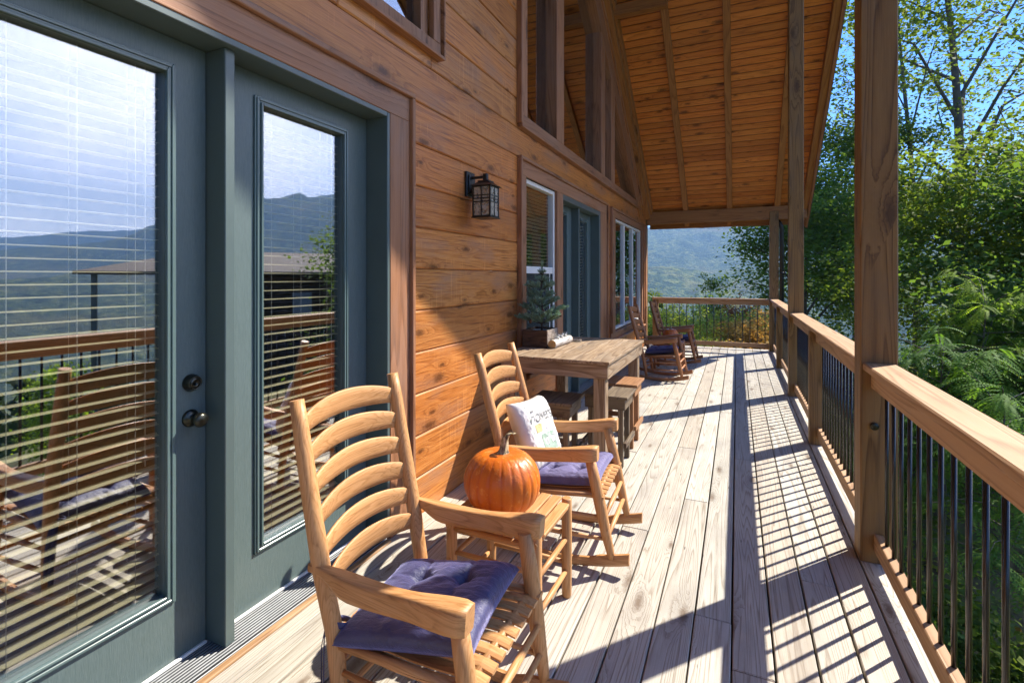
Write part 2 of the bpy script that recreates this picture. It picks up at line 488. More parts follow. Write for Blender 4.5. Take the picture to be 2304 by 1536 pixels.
def door_paint():
    m, nt, out = new_mat('slate blue door paint'); g = G(nt)
    tc = g.n('ShaderNodeTexCoord')
    mp = g.n('ShaderNodeMapping'); mp.inputs['Scale'].default_value = (60, 60, 5)
    g.l(tc.outputs['Object'], mp.inputs[0])
    f = g.noise(mp.outputs[0], 4.0, 4.0, 0.6, 1.2)
    b = g.n('ShaderNodeBsdfPrincipled'); b.inputs['Base Color'].default_value = (0.10, 0.150, 0.143, 1)
    b.inputs['Roughness'].default_value = 0.38
    bp = g.n('ShaderNodeBump'); bp.inputs['Strength'].default_value = 0.45; bp.inputs['Distance'].default_value = 0.0018
    g.l(f, bp.inputs['Height']); g.l(bp.outputs[0], b.inputs['Normal'])
    cc = g.mix(g.rng(f, .35, .65), (0.088, 0.124, 0.119), (0.114, 0.154, 0.149)); g.l(cc, b.inputs['Base Color'])
    g.l(b.outputs[0], out.inputs[0]); return m
DOORP = door_paint()
FRAMEP = principled('slate frame paint', (0.085, 0.118, 0.113), 0.35, var=0.06)
LITEP = principled('lite bead paint', (0.095, 0.142, 0.136), 0.25, var=0.04)
BRONZE = principled('oil rubbed bronze', (0.045, 0.045, 0.035), 0.28, metal=0.85, var=0.2, vscale=30)
BLACKM = principled('black powder coat', (0.012, 0.013, 0.014), 0.35, var=0.1, bump=0.1, bscale=300)
BALUST = principled('gloss black baluster enamel', (0.012, 0.012, 0.012), 0.22, var=0.15, spec=0.5, coat=0.15, bump=0.05, bscale=90)
ALU = principled('threshold aluminium', (0.20, 0.21, 0.215), 0.5, metal=0.2, var=0.15, vscale=20)
RUBBER = principled('black rubber', (0.015, 0.015, 0.016), 0.6)
WHITEV = principled('white vinyl', (0.74, 0.74, 0.71), 0.4, var=0.03)
SLATM = principled('cream blind slat', (0.74, 0.66, 0.42), 0.5, var=0.04)
CORDM = principled('blind cord', (0.62, 0.60, 0.52), 0.8)
SCREEN = principled('insect screen', (0.035, 0.042, 0.04), 0.8)
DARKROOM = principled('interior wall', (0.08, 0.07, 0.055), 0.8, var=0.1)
GLASSD = glass_mat('door glass', 0.30)
GLASSW = glass_mat('window glass', 0.2)
GLASSC = glass_mat('clear glassware', 0.06, (0.97, 0.98, 0.98))
SHINGLE = principled('shingle roof', (0.10, 0.075, 0.06), 0.85, var=0.35, vscale=4, bump=0.4, bscale=10)

# ================================================================== the setting: terrain, hills
def vnoise(x, y, seed):
    xi = np.floor(x).astype(np.int64); yi = np.floor(y).astype(np.int64)
    xf = x - xi; yf = y - yi
    xf = xf*xf*(3-2*xf); yf = yf*yf*(3-2*yf)
    def h(a, b):
        n = (a*374761393 + b*668265263 + seed*974711) & 0x7fffffff
        n = ((n ^ (n >> 13))*1274126177) & 0x7fffffff
        return ((n ^ (n >> 16)) & 0xffff)/65535.0
    return (h(xi,yi)*(1-xf)+h(xi+1,yi)*xf)*(1-yf) + (h(xi,yi+1)*(1-xf)+h(xi+1,yi+1)*xf)*yf
def fbm(x, y, o=5, seed=1, g=0.5):
    a = 1.0; s = 0; t = 0
    for i in range(o):
        s = s + a*(vnoise(x*(2**i)+i*17.3, y*(2**i)-i*9.1, seed+i)-0.5); t += a; a *= g
    return s/t*2
def sstep(a, b, x):
    t = np.clip((x-a)/(b-a), 0, 1); return t*t*(3-2*t)

def ground_z(x, y):
    """terrain height (m, deck = 0); the house stands on a hillside above a valley"""
    x = np.asarray(x, float); y = np.asarray(y, float)
    r = np.hypot(x, y)
    near = -2.9 + 2.1*sstep(7.0, 13.5, y - 0.15*x) - 0.16*np.maximum(x-1.5, 0) - 0.02*np.maximum(-y, 0)
    fall = -0.20*np.maximum(y-19, 0) - 0.10*np.maximum(x-8, 0)
    z = near + np.maximum(fall, -170)
    far = -165 + 22*fbm(x/260, y/260, 5, 5)
    z = z*(1-sstep(250, 700, r)) + far*sstep(250, 700, r)
    z = np.maximum(z, -190 + 0*z) 
    az = np.degrees(np.arctan2(x, y))
    # a wooded shoulder in the valley, then the big ridges with haze between them
    wob = fbm(x/700+3, y/700, 5, 11)
    def ridge(R0, W, H, seed, fx):
        rr = r + 260*fbm(x/900+seed, y/900-seed, 4, seed)
        shape = np.exp(-np.abs((rr-R0)/W)**1.6)
        return H*shape*(1+0.34*fbm(x/fx, y/fx, 6, seed+40, 0.48))
    h1 = 150*(0.75+0.35*np.cos(np.radians(az-20)))
    h2 = 480 - 1.3*np.abs(az-20) + 170*np.exp(-((az-30)/26.0)**2) - 180*sstep(52, 66, az) 
    h3 = 560 + 0*az
    z = z + sstep(250, 900, r)*(ridge(1350, 420, h1*0.9, 3, 340) + ridge(2700, 850, np.maximum(h2, 120), 23, 520) + ridge(4700, 800, h3*0.85, 57, 800))
    z = z + sstep(150, 500, r)*(7*wob + 5.0*fbm(x/22, y/22, 3, 77))
    z = z + 0.10*fbm(x/1.7, y/1.7, 4, 31)*(r < 200)
    return z

def build_ground():
    az = np.concatenate([np.arange(-18, 8, 0.16), np.arange(8, 72, 0.4), np.arange(72, 342, 1.5)])
    rr = np.concatenate([np.linspace(0.01, 30, 70), np.geomspace(30.8, 5600, 250)])
    A, RR = np.meshgrid(np.radians(az), rr)
    X = RR*np.sin(A); Y = RR*np.cos(A)
    Z = ground_z(X, Y)
    na = len(az); nr = len(rr)
    me = bpy.data.meshes.new('terrain')
    co = np.stack([X, Y, Z], -1).reshape(-1, 3)
    i = np.arange(nr-1)[:, None]*na; k = np.arange(na)[None, :]; k2 = (k+1) % na
    q = np.stack([i+k, i+k2, i+na+k2, i+na+k], -1).reshape(-1, 4)
    N = len(q)
    me.vertices.add(len(co)); me.loops.add(N*4); me.polygons.add(N)
    me.vertices.foreach_set('co', co.reshape(-1).astype(np.float32))
    me.loops.foreach_set('vertex_index', q.reshape(-1).astype(np.int32))
    me.polygons.foreach_set('loop_start', np.arange(0, N*4, 4, dtype=np.int32))
    me.polygons.foreach_set('loop_total', np.full(N, 4, dtype=np.int32))
    me.update(calc_edges=True)
    m, nt, out = new_mat('wooded terrain'); g = G(nt)
    ge = g.n('ShaderNodeNewGeometry')
    P = ge.outputs['Position']
    n_a = g.noise(P, 0.045, 6.0, 0.65)
    n_b = g.noise(P, 0.004, 4.0, 0.6)
    c = g.ramp(n_a, [(0.30, (0.012,0.026,0.010)), (0.5, (0.08,0.12,0.035)), (0.66, (0.27,0.28,0.08))])
    c = g.mix(g.rng(n_b, 0.50, 0.66, 0, 0.6), c, (0.22,0.17,0.06))  # broad light and dark bands put into the colour to suggest ridge spurs
    c = g.mix(g.rng(n_b, 0.30, 0.50, 0.75, 0), c, (0.02,0.04,0.02))
    # near ground: leaf litter and soil
    n_c = g.noise(P, 2.2, 6.0, 0.7)
    litter = g.ramp(n_c, [(0.3, (0.02,0.016,0.01)), (0.5, (0.13,0.10,0.05)), (0.62, (0.10,0.14,0.035)), (0.75, (0.26,0.18,0.09))])
    ln = g.n('ShaderNodeVectorMath', operation='LENGTH'); g.l(P, ln.inputs[0])
    c = g.mix(g.rng(ln.outputs['Value'], 35, 90), litter, c)
    b = g.n('ShaderNodeBsdfPrincipled'); b.inputs['Roughness'].default_value = 0.95; b.inputs['Specular IOR Level'].default_value = 0.1
    g.l(c, b.inputs['Base Color'])
    bp = g.n('ShaderNodeBump'); bp.inputs['Strength'].default_value = 1.0; bp.inputs['Distance'].default_value = 30.0
    n_d = g.noise(P, 0.075, 4.0, 0.7)
    g.l(g.math('MULTIPLY', n_d, g.rng(ln.outputs['Value'], 150, 500)), bp.inputs['Height']); g.l(bp.outputs[0], b.inputs['Normal'])
    g.l(b.outputs[0], out.inputs[0])
    return struct(obj('ground', me, m))
build_ground()

# air: one closed box of thin haze, the sky outside it
hz = MB().box(-6000, -6000, -420, 6000, 6000, 820)
hm, hnt, hout = new_mat('haze air')
hv = hnt.nodes.new('ShaderNodeVolumePrincipled')
hv.inputs['Color'].default_value = (0.30, 0.50, 0.80, 1)
hv.inputs['Density'].default_value = 0.00024
hv.inputs['Anisotropy'].default_value = 0.0
hnt.links.new(hv.outputs[0], hout.inputs['Volume'])
haze = obj('haze', hz, hm); tag(haze, kind='stuff')

# ================================================================== the cabin
WX = -1.83          # wall face
DX = -1.96          # door face
cabin = thing('log_cabin', 'stained cedar cabin with porch roof, blue glass doors and gable windows along the deck', 'cabin', (0,0,0))
M0 = 0.75
def zr(y): return 2.90 + M0*(11.3 - y)          # underside of the rafters, far slope
YR = 3.5                                         # ridge
def zc(y): return zr(y) + 0.115 if y >= YR else zr(YR)+0.115 - M0*(YR-y)   # ceiling boards
PI = math.pi

# openings in the wall (y0, y1, z0, z1)
OPEN = [(0.40, 2.36, -0.05, 2.46), (4.30, 7.36, -0.05, 2.46), (8.14, 10.72, 0.60, 2.48), (1.95, 2.80, 3.04, 4.4)]
def zl(y): return 2.94 + M0*(10.1 - y)          # top line of the gable glazing
def build_wall():
    z = 0.235 - 0.2625
    zs = []
    while z < 7.5:
        zs.append(z); z += 0.2625
    for i, z0 in enumerate(zs):
        z1 = z0 + 0.2625
        z0c = max(z0, -0.06)
        ys = -5.0
        ye = min(11.42, 11.3 - (z1 - 2.9)/M0)
        if ye < 3.6: break
        cuts = {ys, ye}
        rects = [o for o in OPEN if o[2] < z1 and o[3] > z0c]
        if z1 > 2.96:                             # gable glazing: from 4.3 to its sloping top line
            g1 = 10.1 - (min(z1, 7.0) - 2.94)/M0
            if g1 > 4.3: rects.append((4.32, min(10.1 - (max(z0, 2.94) - 2.94)/M0, ye), 2.90, 99))
        for o in rects: cuts |= {o[0], o[1]}
        # butt joints
        random.seed(100+i)
        j = -4.2 + random.random()*2.5
        while j < ye:
            if not any(o[0]-.3 < j < o[1]+.3 for o in rects) and (j < 0 or (2.9 < j < 4.0 and random.random() < .18 and z0 > 2.6)): cuts.add(j)
            j += 2.6
        cs = sorted(c for c in cuts if ys <= c <= ye)
        for a, b in zip(cs, cs[1:]):
            if b - a < 0.01: continue
            m = (a+b)/2
            lo, hi = z0c, z1
            skip = False
            for o in rects:
                if o[0] <= m <= o[1]:
                    if o[2] <= lo + 1e-4 and o[3] >= hi - 1e-4: skip = True
                    elif o[3] < hi and o[2] <= lo + 1e-4: lo = max(lo, o[3])
                    elif o[2] > lo and o[3] >= hi - 1e-4: hi = min(hi, o[2])
            if skip or hi - lo < 0.012: continue
            L_ = b-a
            pb = MB().box(-0.05, 0.0008, 0.0016, 0.0 + random.uniform(-.0018, .0018), L_-0.0008, hi-lo-0.0016, 0.0085)
            obj('wall_plank', pb, WALL, cabin, (WX, a, lo))
build_wall()

# floor / room behind the wall so that the glass looks into a dim interior
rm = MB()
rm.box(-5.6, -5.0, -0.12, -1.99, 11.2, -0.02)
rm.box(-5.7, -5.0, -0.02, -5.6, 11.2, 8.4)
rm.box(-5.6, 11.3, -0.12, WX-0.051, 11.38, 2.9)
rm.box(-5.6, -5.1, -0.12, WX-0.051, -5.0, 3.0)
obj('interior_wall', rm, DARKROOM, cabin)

def box_part(name, mat, x0, y0, z0, x1, y1, z1, b=0.003, parent=None, rot=None):
    """a box whose origin sits at its low corner, so grain follows the piece"""
    return obj(name, MB().box(0, 0, 0, x1-x0, y1-y0, z1-z0, b), mat, parent or cabin, (x0, y0, z0))

# ---- casings -------------------------------------------------
def casing(y0, y1, z0, z1, yi0, yi1, zi0, zi1, left=True, right=True, bottom=False, x=WX, t=0.022, band=0.05):
    """flat casing boards round an opening (inner edges yi/zi) plus a raised outer band"""
    f = x + t
    obj('casing_board', MB().box(0,0,0, t, y1-y0-2*0.03, z1-0.03-zi1, .003), TRIM['y'], cabin, (x, y0+.03, zi1))
    if left: obj('casing_board', MB().box(0,0,0, t, yi0-y0-.03, zi1-.001-z0, .003), TRIM['z'], cabin, (x, y0+.03, z0))
    if right: obj('casing_board', MB().box(0,0,0, t, y1-.03-yi1, zi1-.001-z0, .003), TRIM['z'], cabin, (x, yi1, z0))
    bt = 0.05
    obj('casing_band', MB().box(0,0,0, bt, y1-y0, .03, .004), TRIM['y'], cabin, (x-.003, y0, z1-.03))
    if left: obj('casing_band', MB().box(0,0,0, bt, .03, z1-.0305-z0, .004), TRIM['z'], cabin, (x-.003, y0, z0))
    if right: obj('casing_band', MB().box(0,0,0, bt, .03, z1-.0305-z0, .004), TRIM['z'], cabin, (x-.003, y1-.03, z0))
casing(0.20, 2.56, 0.0, 2.607, 0.40, 2.345, 0, 2.435)
casing(4.21, 7.61, 0.0, 2.607, 4.385, 7.216, 0, 2.44)
casing(7.88, 10.86, 0.60, 2.60, 8.19, 10.70, 0, 2.46)
# sill ledge under the triple window and the tall window
for (a, b) in ((7.88, 10.86),):
    obj('window_sill', MB().box(0,0,0, 0.024, b-a, .10, .003), TRIM['y'], cabin, (WX, a, 0.50))
    obj('window_sill', MB().box(0,0,0, 0.075, b-a+.04, .03, .005), TRIM['y'], cabin, (WX-.002, a-.02, 0.47))
# boards filling the two sides of the middle group
obj('casing_board', MB().box(0,0,0, .09, .20, 2.44, .004), TRIM['z'], cabin, (WX-.07, 5.285, 0.0))
for zz in (0.0, 0.26):
    obj('wall_plank', MB().box(-0.05, 0.001, 0.001, 0, 0.898, 0.258, 0.007), WALL, cabin, (WX, 4.386, zz))
obj('window_sill', MB().box(0,0,0, 0.06, .90, .035, .005), TRIM['y'], cabin, (WX-.002, 4.386, 0.54))
obj('window_sill', MB().box(0,0,0, 0.024, .90, .06, .005), TRIM['y'], cabin, (WX-.002, 4.386, 0.576))
# corner board and far corner post of the wall
obj('corner_board', MB().box(0,0,0, .14, .12, 2.75, .005), POST['z'], cabin, (WX-.12, 11.33, 0))
obj('corner_board', MB().box(0,0,0, .022, .13, 2.62, .003), TRIM['z'], cabin, (WX, 11.19, 0))

# ---- doors ---------------------------------------------------
def make_door(y0, y1, z0, z1, g0, g1, gz0, gz1, hardware=False, nslat=47, tilt=0.0, dx=DX):
    d = thing('door', None, None, (dx, y0, z0)); d.parent = cabin
    W = y1-y0; H = z1-z0; T = 0.045
    a0 = g0-y0; a1 = g1-y0; b0 = gz0-z0; b1 = gz1-z0
    mb = MB()
    mb.box(-T, 0, 0, 0, a0, H, .0); mb.box(-T, a1, 0, 0, W, H, .0)
    mb.box(-T, a0, 0, 0, a1, b0, .0); mb.box(-T, a0, b1, 0, a1, H, .0)
    obj('door_slab', mb, DOORP, d)
    # stepped bead round the glass
    lf = MB()
    steps = [(0.038, 0.0, .010), (0.030, .0005, .016), (0.020, .001, .011), (0.010, .0015, .019)]
    for (o, s_, h) in steps:
        i_ = o - 0.011
        lf.box(0.001, a0-o, b0-o, h, a0-i_, b1+o, .002); lf.box(0.001, a1+i_, b0-o, h, a1+o, b1+o, .002)
        lf.box(0.001, a0-i_+.0002, b0-o, h-.0004, a1+i_-.0002, b0-i_, .002); lf.box(0.001, a0-i_+.0002, b1+i_, h-.0004, a1+i_-.0002, b1+o, .002)
    obj('glazing_bead', lf, LITEP, d)
    obj('glass_pane', MB().box(-.0225, a0, b0, -.0185, a1, b1), GLASSD, d)
    # horizontal blind behind the glass
    pitch = (gz1-gz0-0.05)/nslat
    sl = MB()
    n = 4
    vs = []; fs = []
    for k in range(n+1):
        u = k/n - .5
        z = 0.003*(1-4*u*u)
        vs += [(u*0.046, 0, z), (u*0.046, g1-g0+.02, z), (u*0.046, 0, z-.0014), (u*0.046, g1-g0+.02, z-.0014)]
    for k in range(n):
        p = k*4; q = p+4
        fs += [(p, q, q+1, p+1), (p+2, p+3, q+3, q+2), (p, p+2, q+2, q), (p+1, q+1, q+3, p+3)]
    fs += [(0,1,3,2), (n*4, n*4+2, n*4+3, n*4+1)]
    sl.add(vs, fs); slm = sl.mesh('slat'); slm.materials.append(SLATM)
    for k in range(nslat):
        obj('blind_slat', slm, None, d, (-.054, a0-.01, b0+.03+k*pitch), (0, tilt + random.uniform(-.02, .02), 0))
    cd = MB()
    for fr in (.16, .5, .84):
        for xx in (-.029, -.079):
            cd.tube([(xx, a0+fr*(a1-a0), b0), (xx, a0+fr*(a1-a0), b1)], .0011, 5)
    cd.tube([(-.0265, a0+.90*(a1-a0), b0+.5), (-.0265, a0+.9*(a1-a0), b1)], .0016, 5)
    obj('blind_cord', cd, CORDM, d)
    if hardware:
        ky = W - .062
        kn = MB(); kn.lathe([(0,0),(.034,0),(.034,.004),(.029,.010),(.020,.014),(.0125,.018),(.0115,.038),(.017,.043),(.026,.052),(.0285,.062),(.026,.071),(.016,.077),(0,.079)], 28, 'x')
        obj('door_knob', kn, BRONZE, d, (0.0005, ky, 0.945-z0))
        db = MB(); db.lathe([(0,0),(.034,0),(.034,.006),(.0275,.024),(.0265,.030),(.0235,.031),(.0225,.029),(.020,.029),(.019,.031),(.007,.031),(.0065,.029),(0,.029)], 28, 'x')
        b_ = obj('deadbolt', db, BRONZE, d, (0.0005, ky+.002, 1.084-z0))
        obj('keyhole', MB().box(.029, -.0012, -.006, .0325, .0012, .004), BLACKM, d, (0.0005, ky+.002, 1.084-z0))
    return d
make_door(0.440, 1.352, 0.035, 2.405, 0.672, 1.192, 0.303, 2.268, True)
make_door(1.405, 2.318, 0.035, 2.405, 1.611, 2.124, 0.303, 2.268)
make_door(5.39, 6.215, 0.035, 2.372, 5.62, 5.965, 0.303, 2.25, tilt=-.3, nslat=46, dx=-1.94)
make_door(6.275, 7.135, 0.035, 2.372, 6.51, 6.89, 0.303, 2.25, tilt=-.3, nslat=46, dx=-1.94)
# door frames: jambs, mullion, head
def box(name, mat, a, b, bev=.003):
    return obj(name, MB().box(0,0,0, b[0]-a[0], b[1]-a[1], b[2]-a[2], bev), mat, cabin, a)
box('door_mullion', FRAMEP, (-2.03, 1.357, 0.03), (-1.85, 1.400, 2.407))
box('door_jamb', FRAMEP, (-2.03, 2.322, 0.03), (-1.812, 2.346, 2.433))
box('door_jamb', FRAMEP, (-2.03, 0.398, 0.03), (-1.812, 0.436, 2.433))
box('door_head', FRAMEP, (-2.03, 0.437, 2.408), (-1.813, 2.3215, 2.436))
box('door_mullion', FRAMEP, (-2.0, 6.22, 0.03), (-1.845, 6.27, 2.375))
box('door_jamb', FRAMEP, (-2.0, 7.14, 0.03), (-1.812, 7.215, 2.44))
box('door_head', FRAMEP, (-2.0, 5.39, 2.376), (-1.813, 7.139, 2.44))
# ribbed thresholds
def threshold(y0, y1):
    t = MB()
    t.box(-2.02, y0, 0.0, -1.812, y1, 0.018, .002)
    obj('threshold', t, ALU, cabin)
    r_ = MB()
    for k in range(9):
        xx = -1.953 + k*0.0152
        r_.box(xx, y0, 0.0182, xx+.0078, y1, 0.024 - 0.0006*max(0, k-7), .0015)
    r_.box(-1.9585, y0, .0182, -1.9562, y1, .034)
    obj('threshold_rib', r_, ALU, cabin)
    s = MB(); s.box(-1.955, y0+.001, 0.0181, -1.815, y1-.001, 0.0195)
    obj('threshold_strip', s, RUBBER, cabin)
    obj('threshold_nosing', MB().box(0,0,0,.03,y1-y0,.014,.003), RAIL['y'], cabin, (-1.811, y0, 0.001))
threshold(0.437, 2.32); threshold(5.49, 7.138)
wsp = MB(); wsp.box(-1.9595, 0.445, 0.028, -1.945, 1.35, 0.040, .003); wsp.box(-1.9595, 1.41, 0.028, -1.945, 2.31, 0.040, .003)
obj('door_sweep', wsp, WHITEV, cabin)

# ---- white double-hung window of the middle group -------------
def white_window(y0, y1, z0, z1, mulls=(), rail_z=None, x=-1.842, screen=False, fw=0.042):
    w = thing('window', None, None, (x, y0, z0)); w.parent = cabin
    W = y1-y0; H = z1-z0
    f = MB()
    f.box(-.06, 0, 0, .0, fw, H, .003); f.box(-.06, W-fw, 0, .0, W, H, .003)
    f.box(-.06, fw, 0, -.0005, W-fw, fw, .003); f.box(-.06, fw, H-fw, -.0005, W-fw, H, .003)
    for m in mulls: f.box(-.06, m-.045, fw, -.001, m+.045, H-fw, .003)
    obj('window_frame', f, WHITEV, w)
    if rail_z is not None:
        rz = rail_z - z0
        obj('meeting_rail', MB().box(-.05, fw+.001, rz-.035, -.006, W-fw-.001, rz+.035, .003), WHITEV, w)
        obj('window_pane', MB().box(-.036, fw, rz+.035, -.032, W-fw, H-fw), GLASSW, w)
        obj('window_pane', MB().box(-.046, fw, fw, -.042, W-fw, rz-.035), GLASSW, w)
        sc_, nt, out = new_mat('screen mesh'); g = G(nt)
        tr = g.n('ShaderNodeBsdfTransparent'); df = g.n('ShaderNodeBsdfDiffuse'); df.inputs[0].default_value = (.06,.07,.065,1)
        mx = g.n('ShaderNodeMixShader'); mx.inputs[0].default_value = .62
        g.l(tr.outputs[0], mx.inputs[1]); g.l(df.outputs[0], mx.inputs[2]); g.l(mx.outputs[0], out.inputs[0])
        obj('insect_screen', MB().box(-.012, fw, fw, -.0115, W-fw, rz-.035), sc_, w)
        sf = MB(); sf.box(-.02, W-fw-.10, fw, -.008, W-fw-.085, rz-.035); obj('screen_frame', sf, WHITEV, w)
    else:
        ed = [0] + list(mulls) + [W]
        for a, b in zip(ed, ed[1:]):
            obj('window_pane', MB().box(-.036, a+fw*.5, fw, -.032, b-fw*.5, H-fw), GLASSW, w)
    return w
ww = white_window(4.39, 5.28, 0.64, 2.437, rail_z=1.565)
sl2 = MB(); sl2.box(-.023, 0, 0, .023, .80, .002); slm2 = sl2.mesh('slat'); slm2.materials.append(SLATM)
for k in range(36):
    obj('blind_slat', slm2, None, ww, (-.085, .05, .47+k*.036), (0, -.25, 0))
white_window(8.19, 10.69, 0.62, 2.458, mulls=(0.87, 1.67))
# small upper window
w0 = thing('window', None, None, (WX, 1.93, 2.96)); w0.parent = cabin
f = MB()
f.box(-.02, 0, 0, .025, .95, .085, .004); f.box(-.02, .865, .0855, .0245, .949, 1.5, .004); f.box(-.02, 0, .0855, .0245, .08, 1.5, .004)
obj('window_frame', f, TRIM['z'], w0)
fb = MB(); fb.box(-.004, -.012, -.022, .055, .962, -.0005, .003); fb.box(-.004, .9505, 0, .052, .966, 1.5, .003)
obj('frame_band', fb, TRIM['y'], w0)
f2 = MB(); f2.box(-.09, .78, .08, -.021, .86, 1.5, .003); f2.box(-.09, .08, .08, -.021, .779, .12, .003)
obj('sash', f2, TRIM['z'], w0)
obj('window_pane', MB().box(-.08, .08, .12, -.076, .78, 1.5), GLASSW, w0)

# ---- gable glazing -------------------------------------------
gz = thing('gable_window', None, None, (WX, 4.3, 2.90)); gz.parent = cabin
def gy(y): return y-4.3
def gzz(z): return z-2.90
fr = MB()
fr.box(-.10, gy(4.30), gzz(2.90), .028, gy(10.12), gzz(3.00), .004)
obj('window_sill', fr, TRIM['y'], gz)
obj('window_sill', MB().box(-.004, gy(4.22), gzz(2.865), .052, gy(10.5), gzz(2.899), .004), TRIM['y'], gz)
obj('frame_band', MB().box(-.004, gy(4.20), gzz(2.90), .052, gy(4.235), gzz(6.9), .004), TRIM['z'], gz)
obj('window_jamb', MB().box(-.11, gy(4.236), gzz(2.90), .026, gy(4.40), gzz(6.9), .004), TRIM['z'], gz)
for (a, b) in ((5.25, 5.50), (7.25, 7.47), (7.88, 8.12)):
    top = min(zl(a), 7.0)
    obj('window_mullion', MB().box(-.11, gy(a), gzz(3.0), .026, gy(b), gzz(top), .004), TRIM['z'], gz)
for (a, b) in ((4.40, 5.25), (5.50, 7.25), (7.47, 7.88), (8.12, 10.02)):
    pa = [(gy(a), gzz(3.0)), (gy(b), gzz(3.0)), (gy(b), gzz(min(zl(b), 6.9))), (gy(a), gzz(min(zl(a), 6.9)))]
    obj('window_pane', MB().prism(pa, 'x', -.10, -.096), GLASSW, gz)
# sloping head of the glazing, frieze board above it, wall rafter
def slope_part(name, mat, x0, x1, ya, yb, off0, off1, parent=cabin, zf=zr, bev=.004):
    """a board running down the roof slope from ya to yb, between offsets (m, perpendicular) below line zf"""
    ang = math.atan(M0)
    Ls = (yb-ya)/math.cos(ang)
    o = obj(name, MB().box(0, 0, -off1, x1-x0, Ls, -off0, bev), mat, parent, (x0, ya, zf(ya)), (-ang, 0, 0))
    return o
slope_part('rake_trim', TRIM['y'], WX-.11, WX+.028, 4.9, 10.15, -0.30, 0.0, zf=zl)
slope_part('frieze_board', WALL, WX-.05, WX+.012, 3.6, 10.9, 0.27, 0.62)
slope_part('frieze_band', TRIM['y'], WX-.01, WX+.04, 3.6, 10.9, 0.245, 0.285)
slope_part('wall_rafter', RAFT['y'], WX-.04, WX+.115, 3.6, 11.27, -0.09, 0.24)
slope_part('wall_rafter', RAFT['y'], WX+.1155, WX+.15, 3.6, 11.27, -0.09, 0.10)

# ---- porch roof ----------------------------------------------
XE0 = 1.28
def xe(y): return XE0 + 0.015*(11.5-y)
ang = math.atan(M0); ca = math.cos(ang)
pitch = 0.1265
nb = int((11.78-YR)/ca/pitch)
for k in range(nb):
    s = k*pitch                                    # distance up the slope from the eave
    y = 11.78 - s*ca
    z = zc(11.78) + s*math.sin(ang)
    xr = xe(y) + 0.05
    me = MB().box(WX-.04, -pitch+.0045, 0, xr, -.0045, .018, .008)
    obj('ceiling_board', me, CEIL, cabin, (0, y, z), (-ang, 0, 0))
# dark groove backing and the roof covering above
slab = MB()
yb_, ya_ = 11.80, YR
zt = lambda y: zc(y) + .024
slab.add([(-6, yb_, zt(yb_)), (xe(yb_)+.07, yb_, zt(yb_)), (xe(ya_)+.07, ya_, zt(ya_)), (-6, ya_, zt(ya_)),
          (-6, yb_, zt(yb_)+.12), (xe(yb_)+.07, yb_, zt(yb_)+.12), (xe(ya_)+.07, ya_, zt(ya_)+.12), (-6, ya_, zt(ya_)+.12)],
         [(0,1,2,3),(4,5,6,7),(0,1,5,4),(1,2,6,5),(2,3,7,6),(3,0,4,7)])
yn = -5.2
zn = zt(YR) - M0*(YR-yn)
slab.add([(-6, ya_, zt(ya_)+.001), (xe(ya_)+.07, ya_, zt(ya_)+.001), (xe(YR+YR-yn)+.3, yn, zn), (-6, yn, zn),
          (-6, ya_, zt(ya_)+.121), (xe(ya_)+.07, ya_, zt(ya_)+.121), (xe(YR+YR-yn)+.3, yn, zn+.12), (-6, yn, zn+.12)],
         [(0,1,2,3),(4,5,6,7),(0,1,5,4),(1,2,6,5),(2,3,7,6),(3,0,4,7)])
obj('roof', slab, SHINGLE, cabin)
# rafters (0.11 wide, 0.12 deep below the boards)
for xc in (-1.0, -0.14, 0.735):
    slope_part('rafter', RAFT['y'], xc-.052, xc+.052, YR, 11.74, -0.086, 0.0)
# fly rafter and drip edge follow the slightly skewed rake
flyL = (11.76-YR)/ca
skew = math.atan(0.015*ca)
def skewed(name, mat, xa, xb, o0, o1):
    o = obj(name, MB().box(xa, -flyL, -o1, xb, 0, -o0, .004), mat, cabin, (xe(11.76), 11.76, zr(11.76)))
    o.rotation_mode = 'QUATERNION'
    o.rotation_quaternion = (Euler((-ang, 0, 0)).to_quaternion() @ Euler((0, 0, skew)).to_quaternion())
    return o
skewed('fly_rafter', RAFT['y'], -.12, -.02, -0.086, 0.06)
skewed('rake_board', TRIM['y'], -.019, .022, -0.25, 0.09)
skewed('drip_edge', principled('metal drip edge', (0.10,0.16,0.18), 0.4), .0225, .034, -0.25, -0.13)
# dark collar beam high under the roof
obj('collar_beam', MB().box(0,0,0,.80,.12,.16,.004), RAFT['x'], cabin, (WX+.1, 7.62, zr(7.72)-.13))
obj('eave_beam', MB().box(0,0,0, 3.05, .14, .262, .005), RAFT['x'], cabin, (WX+.03, 11.30, 2.64))
obj('eave_beam', MB().box(0,0,0, 3.05, .03, .10, .003), RAFT['x'], cabin, (WX+.03, 11.7, 2.56))

# full-height porch posts carry the roof
def post_full(y, h):
    o = obj('porch_post', MB().box(0,0,0, .165, .15, h, .006), POST['z'], cabin, (0.594, y, 0.0))
    return o
post_full(3.174, zc(3.25)-.01); post_full(7.18, zr(7.30)); post_full(11.28-.0, 2.80); post_full(-0.89, 5.6)
dk = MB(); dk.box(0.60, 11.2945, 2.62, 0.75, 11.299, 2.64)

# ---- interior things glimpsed through glass are left dark -----

